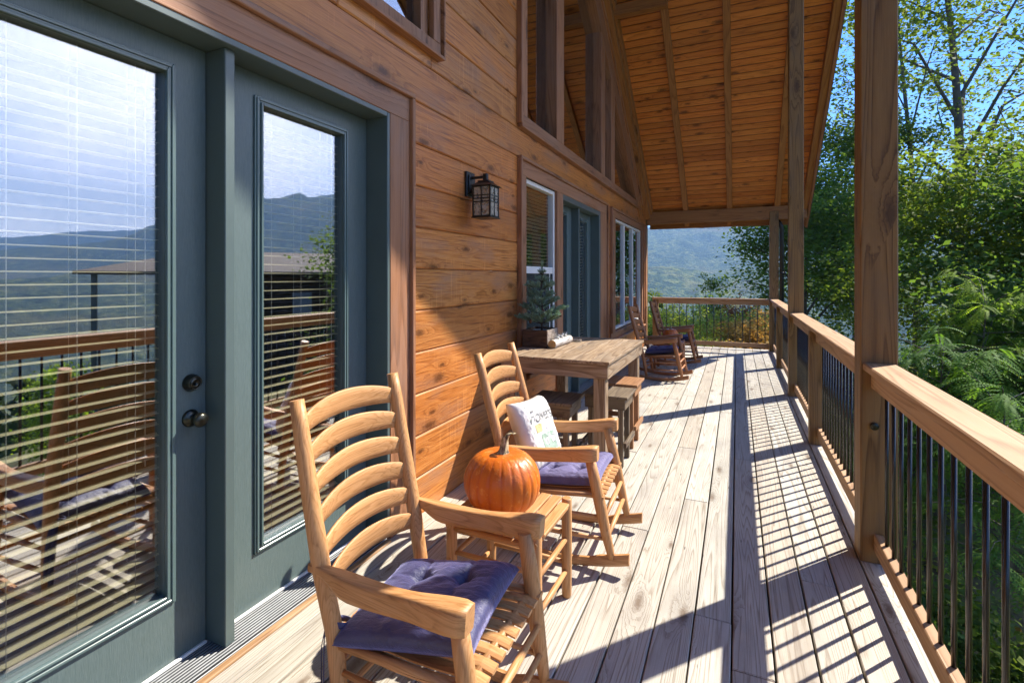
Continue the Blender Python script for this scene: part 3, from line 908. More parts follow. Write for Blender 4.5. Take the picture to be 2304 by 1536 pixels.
# ================================================================== deck
deck = struct(obj('porch_deck', MB().box(-1.80, -4.6, -0.24, 0.70, 11.52, -0.06), principled('deck framing', (0.10,0.065,0.04), 0.8, var=0.3), None))
for k in range(17):
    x1 = 0.745 - k*0.153 if k else 0.745
    x0 = 0.592 + .0 - k*0.153
    x1 = x0 + 0.153
    if x0 < -1.84: x0 = -1.829
    random.seed(40+k)
    y = -4.4 - random.random()*2
    ends = []
    while y < 11.5:
        Lb = random.choice((3.66, 3.66, 4.88, 2.44))
        a = max(y, -4.4); b = min(y+Lb, 11.56)
        if b - a > .05: ends.append((a, b))
        y += Lb
    for (a, b) in ends:
        g0 = random.uniform(.0026, .0050); dz = random.uniform(-.0015, .0012)
        me = MB().box(g0, .0015, -.030, (x1-x0)-g0, b-a-.0015, 0, .0035)
        o = obj('deck_board', me, DECK, deck, (x0, a, dz))
# skirt under the deck edge
# ================================================================== railings
rl = thing('porch_railing', 'long timber porch railing with black round balusters along the open side', 'railing', (0.67, 1.1, 0.0))
def rp(name, mb, mat, loc):
    return obj(name, mb, mat, rl, (loc[0]-.67, loc[1]-1.1, loc[2]))
mids = [1.14, 5.20, 9.30]
for y in mids:
    rp('rail_post', MB().box(0,0,0, .115, .09, 1.008, .004), POST['z'], (0.592, y, 0.0))
spans = [(-.74, 1.14), (1.23, 3.174), (3.324, 5.20), (5.29, 7.18), (7.33, 9.30), (9.39, 11.28)]
capsp = [(-.74, 3.174), (3.324, 7.18), (7.33, 11.28)]
for a, b in capsp:
    rp('cap_rail', MB().box(0,0,0, .147, b-a-.002, .038, .006), RAIL['y'], (0.604, a+.001, 1.009))
balm = MB(); balm.tube([(0,0,0),(0,0,.79)], .0086, 14); balm = balm.mesh('baluster'); balm.materials.append(BALUST)
for a, b in spans:
    rp('top_rail', MB().box(0,0,0, .042, b-a-.002, .09, .004), RAIL['y'], (0.640, a+.001, 0.918))
    rp('bottom_rail', MB().box(0,0,0, .042, b-a-.002, .088, .004), RAIL['y'], (0.652, a+.001, 0.070))
    n = int(round((b-a)/0.118))
    for k in range(1, n):
        yy = a + (b-a)*k/n
        obj('baluster', balm, None, rl, (0.682-.67, yy-1.1, 0.14))
rf = thing('end_railing', 'short timber railing with black balusters closing the far end of the deck', 'railing', (-0.62, 11.36, 0.0))
def rq(name, mb, mat, loc):
    return obj(name, mb, mat, rf, (loc[0]+.62, loc[1]-11.36, loc[2]))
rq('rail_post', MB().box(0,0,0, .12, .09, 1.0, .004), POST['z'], (-1.69, 11.32, 0.0))
rq('cap_rail', MB().box(0,0,0, 2.28, .145, .038, .006), RAIL['x'], (-1.69, 11.29, 1.009))
rq('top_rail', MB().box(0,0,0, 2.155, .042, .09, .004), RAIL['x'], (-1.568, 11.34, 0.918))
rq('bottom_rail', MB().box(0,0,0, 2.155, .042, .088, .004), RAIL['x'], (-1.568, 11.34, 0.055))
for k in range(15):
    obj('baluster', balm, None, rf, (-1.402+k*.1372+.62, 11.392-11.36, .13))
bolt = MB().lathe([(0,0),(.02,0),(.02,.008),(.012,.012),(0,.012)], 16, 'y')
bo = obj('post_bolt', bolt, BRONZE, rl, (0.594+.06-.67, 3.17-1.1, 0.72), (R(180), 0, 0))

# black downspout outside the last post
ds = thing('downspout', 'black downspout beside the farthest tall porch post', 'downspout', (0.83, 11.58, -2.4))
d_ = MB(); d_.tube([(0,0,-.4),(0,0,4.75),(0,-.02,4.86),(-.03,-.05,4.96),(-.07,-.05,5.03)], .042, 14)
obj('pipe', d_, BLACKM, ds)
d_ = MB(); d_.tube([(0,0,3.95),(0,0,3.99)], .047, 14); obj('pipe_strap', d_, BLACKM, ds)

# lantern ------------------------------------------------------
ln = thing('wall_lantern', 'black craftsman lantern with seeded glass on the cedar wall between the doors', 'wall lantern', (WX, 3.30, 2.05))
obj('back_plate', MB().box(0, -.06, .04, .022, .06, .225, .004), BLACKM, ln)
obj('back_plate', MB().box(.0225, -.045, .06, .034, .045, .20, .003), BLACKM, ln)
ar = MB(); ar.box(.03, -.011, .172, .145, .011, .190, .002); ar.box(.128, -.016, .150, .160, .016, .205, .003); obj('arm', ar, BLACKM, ln)
rf_ = MB(); rf_.add([(.055,-.09,.108),(.235,-.09,.108),(.235,.09,.108),(.055,.09,.108),(.105,-.04,.142),(.185,-.04,.142),(.185,.04,.142),(.105,.04,.142)],
        [(0,3,2,1),(4,5,6,7),(0,1,5,4),(1,2,6,5),(2,3,7,6),(3,0,4,7)])
rf_.box(.10,-.045,.142,.19,.045,.150)
obj('lantern_roof', rf_, BLACKM, ln)
fm = MB()
x0,x1,y0,y1,z0,z1 = .077,.213,-.068,.068,-.115,.107
t=.0055
for (cx,cy) in ((x0,y0),(x1,y0),(x1,y1),(x0,y1)): fm.box(cx-t,cy-t,z0,cx+t,cy+t,z1)
for z in (z0, z1-.008, .012, -.012, .034): 
    hh = .005
    for (a,b) in (((x0,y0),(x1,y0)),((x0,y1),(x1,y1))): fm.box(a[0]+t,a[1]-.004,z,b[0]-t,a[1]+.004,z+hh*1.6)
    for (a,b) in (((x0,y0),(x0,y1)),((x1,y0),(x1,y1))): fm.box(a[0]-.004,a[1]+t,z,a[0]+.004,b[1]-t,z+hh*1.6)
mx_=(x0+x1)/2
for y in (y0,y1): fm.box(mx_-.004,y-.0045,z0,mx_+.004,y+.0045,z1)
for x in (x0,x1): fm.box(x-.0045,-.004,z0,x+.0045,.004,z1)
obj('lantern_frame', fm, BLACKM, ln)
obj('lantern_base', MB().box(x0-.012,y0-.012,z0-.010,x1+.012,y1+.012,z0-.001,.002), BLACKM, ln)
m, nt, out = new_mat('seeded glass'); g = G(nt)
tc = g.n('ShaderNodeTexCoord'); nf = g.noise(tc.outputs['Object'], 30, 3)
tr = g.n('ShaderNodeBsdfTransparent'); tr.inputs[0].default_value=(.92,.9,.85,1)
pr = g.n('ShaderNodeBsdfPrincipled'); pr.inputs['Base Color'].default_value=(.5,.45,.38,1); pr.inputs['Roughness'].default_value=.12
bp = g.n('ShaderNodeBump'); bp.inputs['Strength'].default_value=.8; g.l(nf,bp.inputs['Height']); g.l(bp.outputs[0],pr.inputs['Normal'])
mx = g.n('ShaderNodeMixShader'); g.l(g.rng(nf,.35,.65,.25,.75),mx.inputs[0]); g.l(tr.outputs[0],mx.inputs[1]); g.l(pr.outputs[0],mx.inputs[2]); g.l(mx.outputs[0],out.inputs[0])
SEED = m
for (a,b) in (((x0,y0),(x1,y0)),((x0,y1),(x1,y1)),((x0,y0),(x0,y1)),((x1,y0),(x1,y1))):
    if a[1]==b[1]: q = MB().box(a[0]+t, a[1]-.0008, z0, b[0]-t, a[1]+.0008, z1)
    else: q = MB().box(a[0]-.0008, a[1]+t, z0, a[0]+.0008, b[1]-t, z1)
    obj('glass_pane', q, SEED, ln)
bl = MB().lathe([(0,-.05),(.014,-.045),(.02,-.02),(.017,.01),(.011,.03),(.011,.05),(0,.05)], 14, 'z', (.145,0,.01)); obj('bulb', bl, GLASSC, ln)

# overhead line seen beyond the eave
cb = MB(); pts=[]
for k in range(25):
    u=k/24; pts.append((-30+u*66, 30+u*10, 4.0+2.2*(1-u)*1.0 - 2.0*u*(1-u)*1.4))
cb.tube(pts, .012, 6)
o = obj('power_line', cb, RUBBER); tag(o, 'thin dark overhead cable crossing in front of the hazy mountain', 'cable')

# ================================================================== furniture
def sm(a, b, x):
    t = min(1, max(0, (x-a)/(b-a))); return t*t*(3-2*t)
def rocking_chair(label, loc, rotz, W, group='rocking chairs along the cabin wall', rock=0.0):
    """front faces local +X; origin on the floor"""
    t = thing('rocking_chair', label, 'rocking chair', loc, R(rotz), group)
    t.rotation_euler = (0, R(rock), R(rotz))
    hb = 0.235; hf = 0.241                       # half spacing of rear posts, front legs
    for s in (-1, 1):
        # back post: bent, tapered
        path = [(-.205,.055),(-.225,.20),(-.255,.36),(-.315,.56),(-.385,.80),(-.435,.98),(-.460,1.068)]
        rad = [.019,.025,.027,.0285,.027,.025,.0225]
        obj('back_post', MB().tube([(x, s*(hb+.012*(z>.5)), z) for x, z in path], rad, 16), W['z'], t)
        path = [(.292,.072),(.285,.11),(.262,.20),(.235,.33),(.205,.46),(.175,.585)]
        rad = [.0165,.021,.0265,.030,.029,.026]
        obj('front_leg', MB().tube([(x, s*hf, z) for x, z in path], rad, 16), W['z'], t)
        # rocker
        secs = []
        for k in range(17):
            x = -.41 + k*(.79/16)
            zb = (x+.02)**2/(2*1.45)
            zb = min(zb, .078)
            h = .022 + (.006 if x > .2 else 0)
            secs.append((x, s*(hf-.004) if x > .1 else s*(hb+.006), zb+h, .0185, h))
        m_ = MB().loft(secs, 8, 8.0, 'x', smooth=False)
        obj('rocker', m_, W['x'], t)
        # arm: thin at the post, deep and wide toward the front, rounded nose
        secs = []
        for k in range(21):
            u = k/20
            x = -.345 + u*.575
            wd_ = .013 + .012*sm(.06, .26, u) - .004*sm(.30, .60, u) + .016*sm(.62, .92, u)
            yc = s*(hb+.026 + (hf-hb)*u + .003*math.sin(u*PI) + .006*sm(.6, 1, u))
            zt_ = .578 + .052*u - .012*math.sin(u*PI*1.5) + .005*math.sin(u*2*PI)
            hh = .013 + .021*sm(.06, .30, u) + .002*sm(.7, 1, u)
            ww = wd_
            if u > .94:
                q = (u-.94)/.06; ww *= 1-.30*q*q
            secs.append((x, yc, zt_-hh, ww, hh))
        obj('arm', MB().loft(secs, 20, 9.0, 'x'), W['x'], t)
        # side rungs
        for z0_, z1_, r_ in ((.155,.165,.0115),(.255,.275,.0115)):
            obj('rung', MB().tube([(-.225-.0*z0_, s*hb, z0_),(.02, s*(hb+.006), (z0_+z1_)/2),(.262-.12*(z1_-.16), s*hf, z1_)], [.009,.0125,.009], 10), W['x'], t)
        # seat side rail
        obj('seat_rail', MB().tube([(-.25, s*(hb-.0), .335),(.22, s*(hf-.0), .385)], .0145, 12), W['x'], t)
    # ladder slats
    for k in range(6):
        zc_ = .50 + k*.0965
        xb = np.interp(zc_, [.36,.56,.80,.99,1.085], [-.255,-.315,-.385,-.44,-.468])
        secs = []
        n = 14
        for i in range(n+1):
            v = -1 + 2*i/n
            arch = (1-v*v)
            bow = -.046*arch
            top = zc_ + .026 + .040*arch**.8
            bot = zc_ - .030 + .012*arch
            secs.append((v*(hb+.006), xb + bow, (top+bot)/2, .0062, (top-bot)/2))
        m_ = MB().loft(secs, 12, 9.0, 'y')
        obj('back_slat', m_, W['y'], t)
    # front and rear rungs
    for z in (.175, .275):
        xf = .268-.14*(z-.175)
        obj('rung', MB().tube([(xf+.004, -hf-.012, z+.004),(xf+.004, 0, z+.004),(xf+.004, hf+.012, z+.004)], [.0105,.0135,.0105], 12), W['y'], t)
        obj('rung', MB().tube([(-.225-.1*(z-.2), -hb, z),(-.225-.1*(z-.2), hb, z)], .0105, 10), W['y'], t)
    obj('seat_rail', MB().tube([(.212, -hf-.004, .374),(.212, hf+.004, .374)], .0150, 12), W['y'], t)
    obj('seat_rail', MB().tube([(-.248, -hb, .325),(-.248, hb, .325)], .0145, 12), W['y'], t)
    # seat slats run front to back and roll over the front rail
    ns = 10
    for k in range(ns):
        y = -.235 + k*(.47/(ns-1))
        secs = []
        for i in range(13):
            u = i/12
            x = -.272 + u*.528
            z = .350 + .048*u - .020*math.sin(u*PI) 
            if u > .86: z -= (u-.86)**1.5*.35
            secs.append((x, y*(.95+.07*u), z, .0205, .0075))
        obj('seat_slat', MB().loft(secs, 8, 7.0, 'x', smooth=False), W['x'], t)
    return t

def cushion(name, label, loc, rot, size, mat, thick=.055, seed=1, group=None, tufts=True, sag=.0, parent=None):
    """square pillow-form pad with tufts and puckered edges"""
    n = 72
    u = np.linspace(-1, 1, n); U, V = np.meshgrid(u, u)
    rs = np.random.default_rng(seed)
    e = np.clip((1-np.abs(U)**5)*(1-np.abs(V)**5), 0, 1)**.38
    top = e.copy()
    if tufts:
        for a in (-.36, .36):
            for b in (-.36, .36):
                d2 = (U-a)**2 + (V-b)**2
                top -= .55*np.exp(-d2/.010) + .28*np.exp(-d2/.05)
        for a in (-.36, .36):
            top -= .16*np.exp(-((U-a)/.05)**2)*(np.abs(V) < .95)*e*np.exp(-((np.abs(V)-.36)/.4)**2)
            top -= .16*np.exp(-((V-a)/.05)**2)*(np.abs(U) < .95)*e*np.exp(-((np.abs(U)-.36)/.4)**2)
    wr = fbm((U+3)*4+seed, (V+2)*9, 4, seed)*.10*e
    wr += .07*fbm((U+V)*16, (U-V)*5+seed, 3, seed+4)*np.clip(np.maximum(np.abs(U), np.abs(V))*1.6-.7, 0, 1)*e
    top = np.clip(top + wr, 0.0, 2)
    pinch = 1 - .06*(1-np.abs(V)**2)*(np.abs(U) > .5)*np.abs(U)**6
    pinch2 = 1 - .06*(1-np.abs(U)**2)*np.abs(V)**6
    X = U*size[0]/2*pinch; Y = V*size[1]/2*pinch2
    curve = sag*(U**2)
    Zt = top*thick*.75 + curve; Zb = -e*thick*.25 + curve
    vs = np.concatenate([np.stack([X,Y,Zt],-1).reshape(-1,3), np.stack([X,Y,Zb],-1).reshape(-1,3)])
    fs = []
    N = n*n
    for i in range(n-1):
        for j in range(n-1):
            a = i*n+j
            fs.append((a, a+1, a+n+1, a+n)); fs.append((N+a, N+a+n, N+a+n+1, N+a+1))
    for j in range(n-1):
        fs.append((j, N+j, N+j+1, j+1)); b = (n-1)*n+j; fs.append((b, b+1, N+b+1, N+b))
        a = j*n; fs.append((a, a+n, N+a+n, N+a)); c = j*n+n-1; fs.append((c, N+c, N+c+n, c+n))
    mb = MB().add([tuple(p) for p in vs], fs, True)
    o = obj(name, mb, mat, parent, loc, rot)
    return o, (X, Y, Zt)

def satin(name, c, rough=.38, sheen=.6):
    m, nt, out = new_mat(name); g = G(nt)
    tc = g.n('ShaderNodeTexCoord')
    b = g.n('ShaderNodeBsdfPrincipled'); b.inputs['Roughness'].default_value = rough
    b.inputs['Sheen Weight'].default_value = sheen; b.inputs['Sheen Tint'].default_value = (.6,.6,1,1); b.inputs['Sheen Roughness'].default_value = .4
    f = g.noise(tc.outputs['Object'], 9, 5, .6)
    g.l(g.mix(g.rng(f,.3,.7), tuple(q*.85 for q in c), tuple(min(1,q*1.15) for q in c)), b.inputs['Base Color'])
    mp = g.n('ShaderNodeMapping'); mp.inputs['Scale'].default_value=(1,3,1); g.l(tc.outputs['Object'], mp.inputs[0])
    w = g.noise(mp.outputs[0], 22, 4, .55, .6); w2 = g.noise(tc.outputs['Object'], 420, 2)
    hh = g.math('ADD', w, g.math('MULTIPLY', w2, .22))
    bp = g.n('ShaderNodeBump'); bp.inputs['Strength'].default_value=.5; bp.inputs['Distance'].default_value=.012
    g.l(hh, bp.inputs['Height']); g.l(bp.outputs[0], b.inputs['Normal']); g.l(b.outputs[0], out.inputs[0]); return m
INDIGO = satin('indigo satin', (0.042,0.042,0.115), .45)
LILAC = satin('faded purple cotton', (0.125,0.11,0.23), .65, .3)
NAVY = satin('dark navy cotton', (0.03,0.025,0.10), .55, .3)

rocking_chair('honey wood rocking chair nearest the camera with an indigo tufted cushion', (-.925, 1.450, 0), 0.0, CHAIR, rock=4.5)
rocking_chair('honey wood rocking chair holding a lilac cushion and a white printed pillow', (-.88, 2.765, 0), 2.0, CHAIR)
rocking_chair('reddish rocking chair by the triple window, first beyond the dining table', (-.99, 7.72, 0), -2.0, CHAIR_RED)
rocking_chair('reddish rocking chair at the far deck corner, farthest of the four', (-.93, 9.30, 0), 0.0, CHAIR_RED)

cg = 'cushions on the rocking chairs'
seat_tilt = R(-5.5)
c1, S1 = cushion('seat_cushion', None, (-.925, 1.43, .402), (0, R(-8.5), R(6)), (.47, .45), INDIGO, .085, 3, sag=.004)
tag(c1, 'indigo satin tufted cushion on the nearest rocking chair', 'cushion', cg)
c2, _ = cushion('seat_cushion', None, (-.87, 2.765, .400), (0, seat_tilt, R(3)), (.43, .45), LILAC, .07, 8, sag=.008)
tag(c2, 'faded lilac tufted cushion lying under the white printed pillow', 'cushion', cg)
c3, _ = cushion('seat_cushion', None, (-1.01, 7.72, .40), (0, seat_tilt, 0), (.44, .44), NAVY, .085, 12, sag=.01)
tag(c3, 'dark navy cushion on the reddish rocking chair just beyond the table', 'cushion', cg)
c4, _ = cushion('seat_cushion', None, (-.95, 9.30, .40), (0, seat_tilt, 0), (.44, .44), NAVY, .085, 15, sag=.01)
tag(c4, 'dark navy cushion on the rocking chair in the far deck corner', 'cushion', cg)
# ties and tag of the near cushion
def child_mesh(name, mb, mat, parent):
    """mesh given in world coordinates, parented to an unrotated or rotated thing"""
    o = obj(name, mb, mat)
    bpy.context.view_layer.update()
    o.parent = parent
    o.matrix_parent_inverse = parent.matrix_world.inverted()
    return o
bpy.context.view_layer.update()
def ribbon(pts, w, up):
    vs = []; fs = []
    pts = [Vector(p) for p in pts]; up = Vector(up).normalized()
    for i, p in enumerate(pts):
        d = (pts[min(i+1,len(pts)-1)] - pts[max(i-1,0)]).normalized()
        nn = d.cross(up).normalized()
        for a, b in ((-.5,-1),(.5,-1),(.5,1),(-.5,1)):
            vs.append(p + up*w*a + nn*.0009*b)
    for i in range(len(pts)-1):
        for k in range(4):
            a = i*4+k; b = i*4+(k+1) % 4; fs.append((a,b,b+4,a+4))
    fs += [(0,1,2,3), tuple(len(vs)-4+k for k in range(4))[::-1]]
    return MB().add(vs, fs, True)
px, py = -1.148, 1.238
ring = [(px + .033*math.cos(a), py + .033*math.sin(a), .405 - .012*math.sin(a)) for a in np.linspace(0.3, 2*PI-.2, 22)]
child_mesh('tie_ribbon', ribbon([(-1.085,1.255,.425),(-1.10,1.255,.42)] + ring, .02, (0,0,1)), INDIGO, c1)
child_mesh('tie_ribbon', ribbon([(px-.033,py-.012,.405),(px-.045,py-.022,.385),(px-.052,py-.03,.33),(px-.047,py-.035,.26),(px-.043,py-.038,.20),(px-.046,py-.04,.13)], .02, (.6,-.7,0.1)), NAVY, c1)
child_mesh('tie_ribbon', ribbon([(px-.033,py-.018,.402),(px-.035,py-.035,.37),(px-.030,py-.042,.31),(px-.026,py-.047,.23),(px-.030,py-.05,.16)], .02, (.7,-.6,0.1)), NAVY, c1)
child_mesh('cushion_tag', ribbon([(-1.05,1.2275,.406),(-1.02,1.2265,.404),(-.99,1.227,.402)], .006, (0,.3,1)), WHITEV, c1)

# white pillow leaning on the second chair ------------------------------------
m, nt, out = new_mat('white pillow cotton'); g = G(nt)
tc = g.n('ShaderNodeTexCoord'); b = g.n('ShaderNodeBsdfPrincipled'); b.inputs['Roughness'].default_value=.85
f = g.noise(tc.outputs['Object'], 7, 4); g.l(g.mix(g.rng(f,.3,.7), (.60,.58,.55), (.72,.70,.68)), b.inputs['Base Color'])
w = g.noise(tc.outputs['Object'], 16, 4, .6, .8); w2 = g.noise(tc.outputs['Object'], 500, 2)
bp = g.n('ShaderNodeBump'); bp.inputs['Strength'].default_value=.5; bp.inputs['Distance'].default_value=.01
g.l(g.math('ADD', w, g.math('MULTIPLY', w2, .1)), bp.inputs['Height']); g.l(bp.outputs[0], b.inputs['Normal']); g.l(b.outputs[0], out.inputs[0])
PILW = m
pil, PS = cushion('throw_pillow', None, (-1.10, 2.75, .58), (R(-12), R(68), R(-15)), (.40, .40), PILW, .13, 21, tufts=False)
tag(pil, 'white throw pillow with script lettering and a green print on the second rocking chair', 'pillow')
# the pillow's printed face: pad local +Z; local -X is up
def pil_z(x, y):
    U, V = PS[0][0], PS[1][:,0]
    X, Y, Z = PS
    n = X.shape[0]
    fi = max(0, min(n-1.001, (y/.20+1)/2*(n-1))); fj = max(0, min(n-1.001, (x/.20+1)/2*(n-1)))
    i = int(fi); j = int(fj); a = fi-i; b = fj-j
    return (Z[i,j]*(1-b)+Z[i,j+1]*b)*(1-a) + (Z[i+1,j]*(1-b)+Z[i+1,j+1]*b)*a
def decal(name, pts_faces, mat, lift=.0022):
    vs, fs = pts_faces
    v2 = [(x, y, pil_z(x, y) + lift) for x, y in vs]
    return obj(name, MB().add(v2, fs), mat, pil)
INK = principled('print ink', (0.20,0.20,0.19), .9)
INKG = principled('sage green print', (0.30,0.40,0.31), .9, var=.2)
INKY = principled('ochre print', (0.55,0.47,0.22), .9, var=.2)
cu = bpy.data.curves.new('lettering', 'FONT'); cu.body = 'Flowers'; cu.size = .085; cu.shear = .35; cu.space_character = .92; cu.resolution_u = 3
to = bpy.data.objects.new('lettering_source', cu); col.objects.link(to)
bpy.context.view_layer.update()
tm = bpy.data.meshes.new_from_object(to.evaluated_get(bpy.context.evaluated_depsgraph_get()))
tv = [tuple(v.co) for v in tm.vertices]; tf = [tuple(p.vertices) for p in tm.polygons]
bpy.data.objects.remove(to); bpy.data.meshes.remove(tm)
# text x -> pad +Y, text y -> pad -X (up)
xs = [v[0] for v in tv]; wd = max(xs)-min(xs)
decal('lettering', ([(-.055 - v[1]*1.2, (v[0]-min(xs)-wd/2)*.29/wd*1.0-.004) for v in tv], tf), INK)
def rect(x0, x1, y0, y1, n=6):
    vs = []; fs = []
    for i in range(n+1):
        for j in range(n+1): vs.append((x0+(x1-x0)*i/n, y0+(y1-y0)*j/n))
    for i in range(n):
        for j in range(n): a = i*(n+1)+j; fs.append((a, a+1, a+n+2, a+n+1))
    return vs, fs
decal('print_patch', rect(.015, .115, -.075, .105), INKG)
decal('print_patch', rect(-.045, .0, -.115, -.045), INKY)
decal('print_patch', rect(.035, .085, -.055, -.015), INK, .002)
decal('print_patch', rect(.04, .08, .03, .07), INK, .002)
decal('print_patch', rect(.043, .077, .034, .066), PILW, .0026)
decal('print_patch', rect(.04, .08, -.05, -.02), PILW, .0026)
decal('print_patch', rect(-.19, .19, -.145, -.142, 12), INKG)
decal('print_patch', rect(.12, .127, -.13, .15, 8), INKY)

# side tables ------------------------------------------------------------------
def side_table(label, loc, rotz, W):
    t = thing('side_table', label, 'side table', loc, R(rotz), 'small slatted side tables')
    hx, hy = .20, .185
    for sx in (-1, 1):
        for sy in (-1, 1):
            obj('leg', MB().tube([(sx*hx, sy*hy, 0),(sx*hx, sy*hy, .012),(sx*hx, sy*hy, .20),(sx*hx, sy*hy, .455),(sx*hx, sy*hy, .463)], [.019,.0225,.0245,.0235,.020], 16), W['z'], t)
    for sy in (-1, 1):
        for z in (.405, .30, .16):
            obj('rung', MB().tube([(-hx-.01, sy*hy, z),(0, sy*hy, z),(hx+.01, sy*hy, z)], [.0095,.0125,.0095] if z < .4 else .015, 12), W['x'], t)
    for sx in (-1, 1):
        for z in (.425, .275, .125):
            obj('rung', MB().tube([(sx*hx, -hy-.028, z),(sx*hx, 0, z),(sx*hx, hy+.028, z)], [.0105,.013,.0105] if z < .4 else .015, 12), W['y'], t)
    for k in range(8):
        x = -hx+.0 + k*(2*hx)/7
        ln_ = .215 if 0 < k < 7 else .155
        obj('table_slat', MB().box(-.0245, -ln_, 0, .0245, ln_, .013, .003), W['y'], t, (x, 0, .4385))
    return t
side_table('honey wood slatted side table under the big pumpkin between the near rocking chairs', (-.935, 2.085, 0), -1.5, CHAIR)
side_table('reddish slatted side table under the small pumpkin between the far rocking chairs', (-1.0, 8.50, 0), 0, CHAIR_RED)

def pumpkin_mat():
    m, nt, out = new_mat('pumpkin skin'); g = G(nt)
    tc = g.n('ShaderNodeTexCoord'); sx = g.n('ShaderNodeSeparateXYZ'); g.l(tc.outputs['Object'], sx.inputs[0])
    at = g.n('ShaderNodeAttribute'); at.attribute_name = 'groove'
    n1 = g.noise(tc.outputs['Object'], 6, 5, .6)
    c = g.mix(g.rng(n1,.3,.7), (.50,.10,.006), (.66,.175,.010))
    c = g.mix(g.math('MULTIPLY', at.outputs['Fac'], .55), c, (.40,.065,.006))
    n2 = g.noise(tc.outputs['Object'], 38, 3, .6)
    c = g.mix(g.rng(n2,.58,.72,0,.55), c, (.78,.36,.10))
    b = g.n('ShaderNodeBsdfPrincipled'); g.l(c, b.inputs['Base Color']); b.inputs['Roughness'].default_value=.40
    mp = g.n('ShaderNodeMapping'); mp.inputs['Scale'].default_value=(1,1,.5); g.l(tc.outputs['Object'], mp.inputs[0])
    n3 = g.noise(mp.outputs[0], 34, 4, .6, .5)
    bp = g.n('ShaderNodeBump'); bp.inputs['Strength'].default_value=.55; bp.inputs['Distance'].default_value=.006
    g.l(n3, bp.inputs['Height']); g.l(bp.outputs[0], b.inputs['Normal']); g.l(b.outputs[0], out.inputs[0]); return m
PUMP = pumpkin_mat()
def stem_mat():
    m, nt, out = new_mat('dry pumpkin stem'); g = G(nt)
    tc = g.n('ShaderNodeTexCoord'); mp = g.n('ShaderNodeMapping'); mp.inputs['Scale'].default_value=(1,1,.25); g.l(tc.outputs['Object'], mp.inputs[0])
    n = g.noise(mp.outputs[0], 90, 3, .6)
    b = g.n('ShaderNodeBsdfPrincipled'); b.inputs['Roughness'].default_value=.8
    g.l(g.ramp(n, [(.4,(.05,.035,.02)),(.52,(.30,.24,.13)),(.65,(.55,.48,.32))]), b.inputs['Base Color']); g.l(b.outputs[0], out.inputs[0]); return m
STEM = stem_mat()
def pumpkin(label, loc, rad, hgt, ribs, seed, rotz=0):
    t = thing('pumpkin', label, 'pumpkin', loc, rotz, 'pumpkins on the side tables')
    rs = np.random.default_rng(seed)
    na, nh = ribs*10, 44
    ang_ = np.linspace(0, 2*PI, na, endpoint=False)
    wob = .03*np.sin(ang_*2+seed) + .02*np.sin(ang_*3+1.7*seed)
    # rib phase with uneven widths
    ph = ang_*ribs/2 + .5*np.sin(ang_*2+seed)+.4*np.sin(ang_*3+2)
    gro = (1-np.abs(np.sin(ph)))**2.2
    depth = .018 + .022*(.5+.5*np.sin(ang_*2.0+1))
    vs = []; gv = []
    for i in range(nh+1):
        v = i/nh*PI
        rr = math.sin(v)**.82; zz = -math.cos(v)
        dim = .16*math.exp(-((PI-v)/.42)**2) + .10*math.exp(-(v/.5)**2)*-1
        for k in range(na):
            q = rad*rr*(1+wob[k])*(1-depth[k]*gro[k]*1.0)
            z = hgt/2*(zz) - hgt/2*dim + hgt/2
            vs.append((q*math.cos(ang_[k]), q*math.sin(ang_[k]), z)); gv.append(gro[k])
    zmin = min(v[2] for v in vs)
    vs = [(x, y, z-zmin) for x, y, z in vs]
    fs = []
    for i in range(nh):
        for k in range(na):
            a = i*na+k; b = i*na+(k+1) % na; fs.append((a, b, b+na, a+na))
    mb = MB().add(vs, fs, True); me = mb.mesh('flesh')
    at = me.attributes.new('groove', 'FLOAT', 'POINT'); at.data.foreach_set('value', np.array(gv, dtype=np.float32))
    obj('rind', me, PUMP, t)
    zt_ = max(v[2] for v in vs)
    s = MB(); n = 12; vs = []; fs = []
    path = [(0,0,-.22,.40),(0,0,-.08,.27),(.02,.01,.05,.17),(.05,.0,.25,.115),(.07,-.02,.45,.10),(.15,-.05,.58,.085),(.24,-.07,.66,.08),(.31,-.08,.66,.085),(.33,-.08,.655,.02)]
    for i, (x, y, z, r_) in enumerate(path):
        for k in range(n):
            a = 2*PI*k/n + i*.16
            q = r_*.8*(1+.26*math.cos(5*a))
            vs.append((rad*(x+q*math.cos(a)), rad*(y+q*math.sin(a)), zt_ + rad*z*.82))
    for i in range(len(path)-1):
        for k in range(n): a = i*n+k; b = i*n+(k+1) % n; fs.append((a,b,b+n,a+n))
    fs.append(tuple((len(path)-1)*n+k for k in range(n)))
    s.add(vs, fs, True)
    obj('stem', s, STEM, t)
    return t
pumpkin('big glossy orange pumpkin with a curved dry stem on the near side table', (-.968, 2.06, .4515), .168, .29, 20, 2, R(20))
pumpkin('small orange pumpkin on the far side table by the triple window', (-.985, 8.50, .4515), .128, .225, 18, 5)

